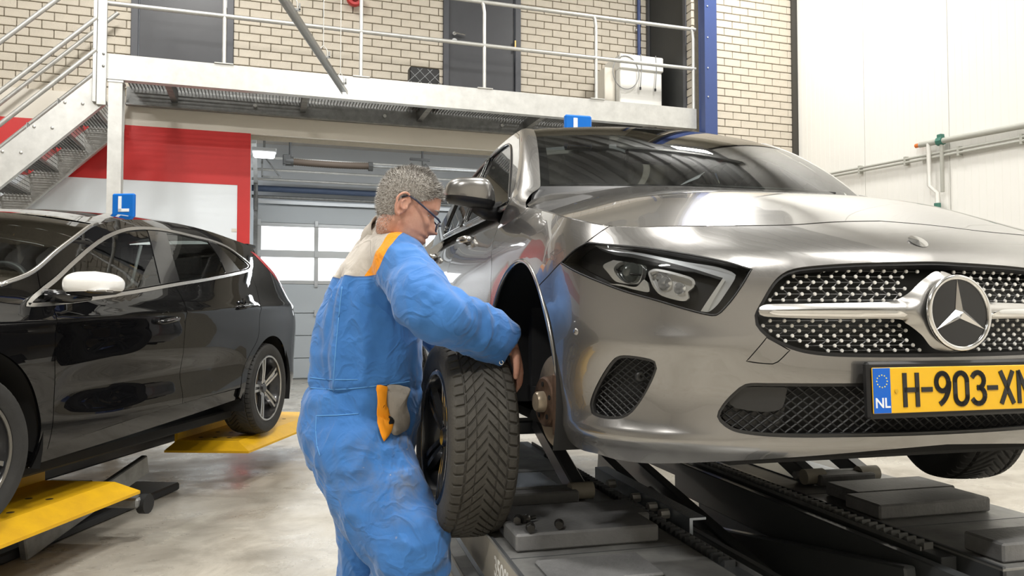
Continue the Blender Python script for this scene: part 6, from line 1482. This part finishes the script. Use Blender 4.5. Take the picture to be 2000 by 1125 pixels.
for vtx in bme.vertices:      # stubble fading down the nape
    lp = HI @ vtx.co
    if -.125 < lp.z < -.035 and lp.x < -.028 and rng.random() < .55 * (lp.z + .125) / .07:
        nr_ = vtx.normal; t = nr_.cross(Vector((.1, .2, 1))).normalized() * .0008; p = vtx.co; q_ = p + (nr_ * .5 + Vector((0, 0, -.8))).normalized() * rng.uniform(.003, .006) + nr_ * .0015
        cf.append((p - t, p + t, p + nr_ * .001, q_, rng.random() < .3))
for (i, k), vi in grid.items():
    q = [(i, k), (i, (k + 1) % nah), (i + 1, (k + 1) % nah), (i + 1, k)]
    if all(s in grid for s in q): hs.f.append(tuple(grid[s] for s in q))
hs.build('hair', hairm, PE, True)['label'] = 'short grey hair'
for dk, hm_ in ((True, mat('hair_dark', (.09, .075, .06), .5)), (False, mat('hair_silver', (.55, .53, .50), .45))):
    st = MB()
    for a, b, c, d, t_ in cf:
        if t_ == dk: st.add([a, b, c, d], [(0, 1, 3), (1, 2, 3), (2, 0, 3)])
    st.build('hair_strands', hm_, PE)['kind'] = 'stuff'
# eyebrow, eye
ey = MB(); ey.tube([HM @ Vector(p) for p in ((.098, -.020, .031), (.095, -.032, .034), (.085, -.046, .031))], [.003, .0038, .002], 6); ey.build('eyebrow', hairm, PE, True)
for sd in (-1, 1):
    MB().sphere(tuple(HM @ Vector((.0635, sd * .033, .009))), .0125, 14, 10).build('eye', mat('eye_white', (.75, .72, .68), .2), PE, True)
    MB().tube([HM @ Vector(p) for p in ((.078, sd * .020, .012), (.0785, sd * .031, .0135), (.070, sd * .046, .010))], .0022, 5).build('eyelid', M_skin, PE, True)
# ---- glasses (a thing he wears: its own object)
GL = thing('eyeglasses', 'dark-framed glasses worn by the mechanic', 'glasses', tuple(PE.matrix_basis @ HC)); GM = Matrix.Translation(-HC) @ HM; GL.rotation_euler = (0, 0, R(-18))
M_specs = mat('navy_frame', (.012, .016, .045), .3, coat=.4)
for sd in (-1, 1):
    MB().tube([GM @ Vector(p) for p in ((-.026, sd * .083, .020), (-.008, sd * .086, .034), (.02, sd * .0845, .030), (.07, sd * .081, .016), (.108, sd * .073, .005), (.116, sd * .064, .001))], [.003, .0032, .0032, .0034, .0036, .003], 8).build('temple', M_specs, GL, True)
    ring = [(.118 - .010 * abs(math.cos(a)) * .6, sd * (.036 + .026 * math.cos(a)), -.014 + .0175 * math.sin(a) * (1 if math.sin(a) > 0 else .95)) for a in np.linspace(0, 2 * PI, 28, endpoint=False)]
    MB().tube([GM @ Vector(p) for p in ring], .0022, 6, closed=True).build('lens_frame', M_specs, GL, True)
    mk('lens', [tuple(GM @ Vector(p)) for p in ring], [tuple(range(28))], M_lensglass, GL)
MB().tube([GM @ Vector(p) for p in ((.118, -.011, -.006), (.124, 0, -.002), (.118, .011, -.006))], .002, 6).build('bridge', M_specs, GL, True)
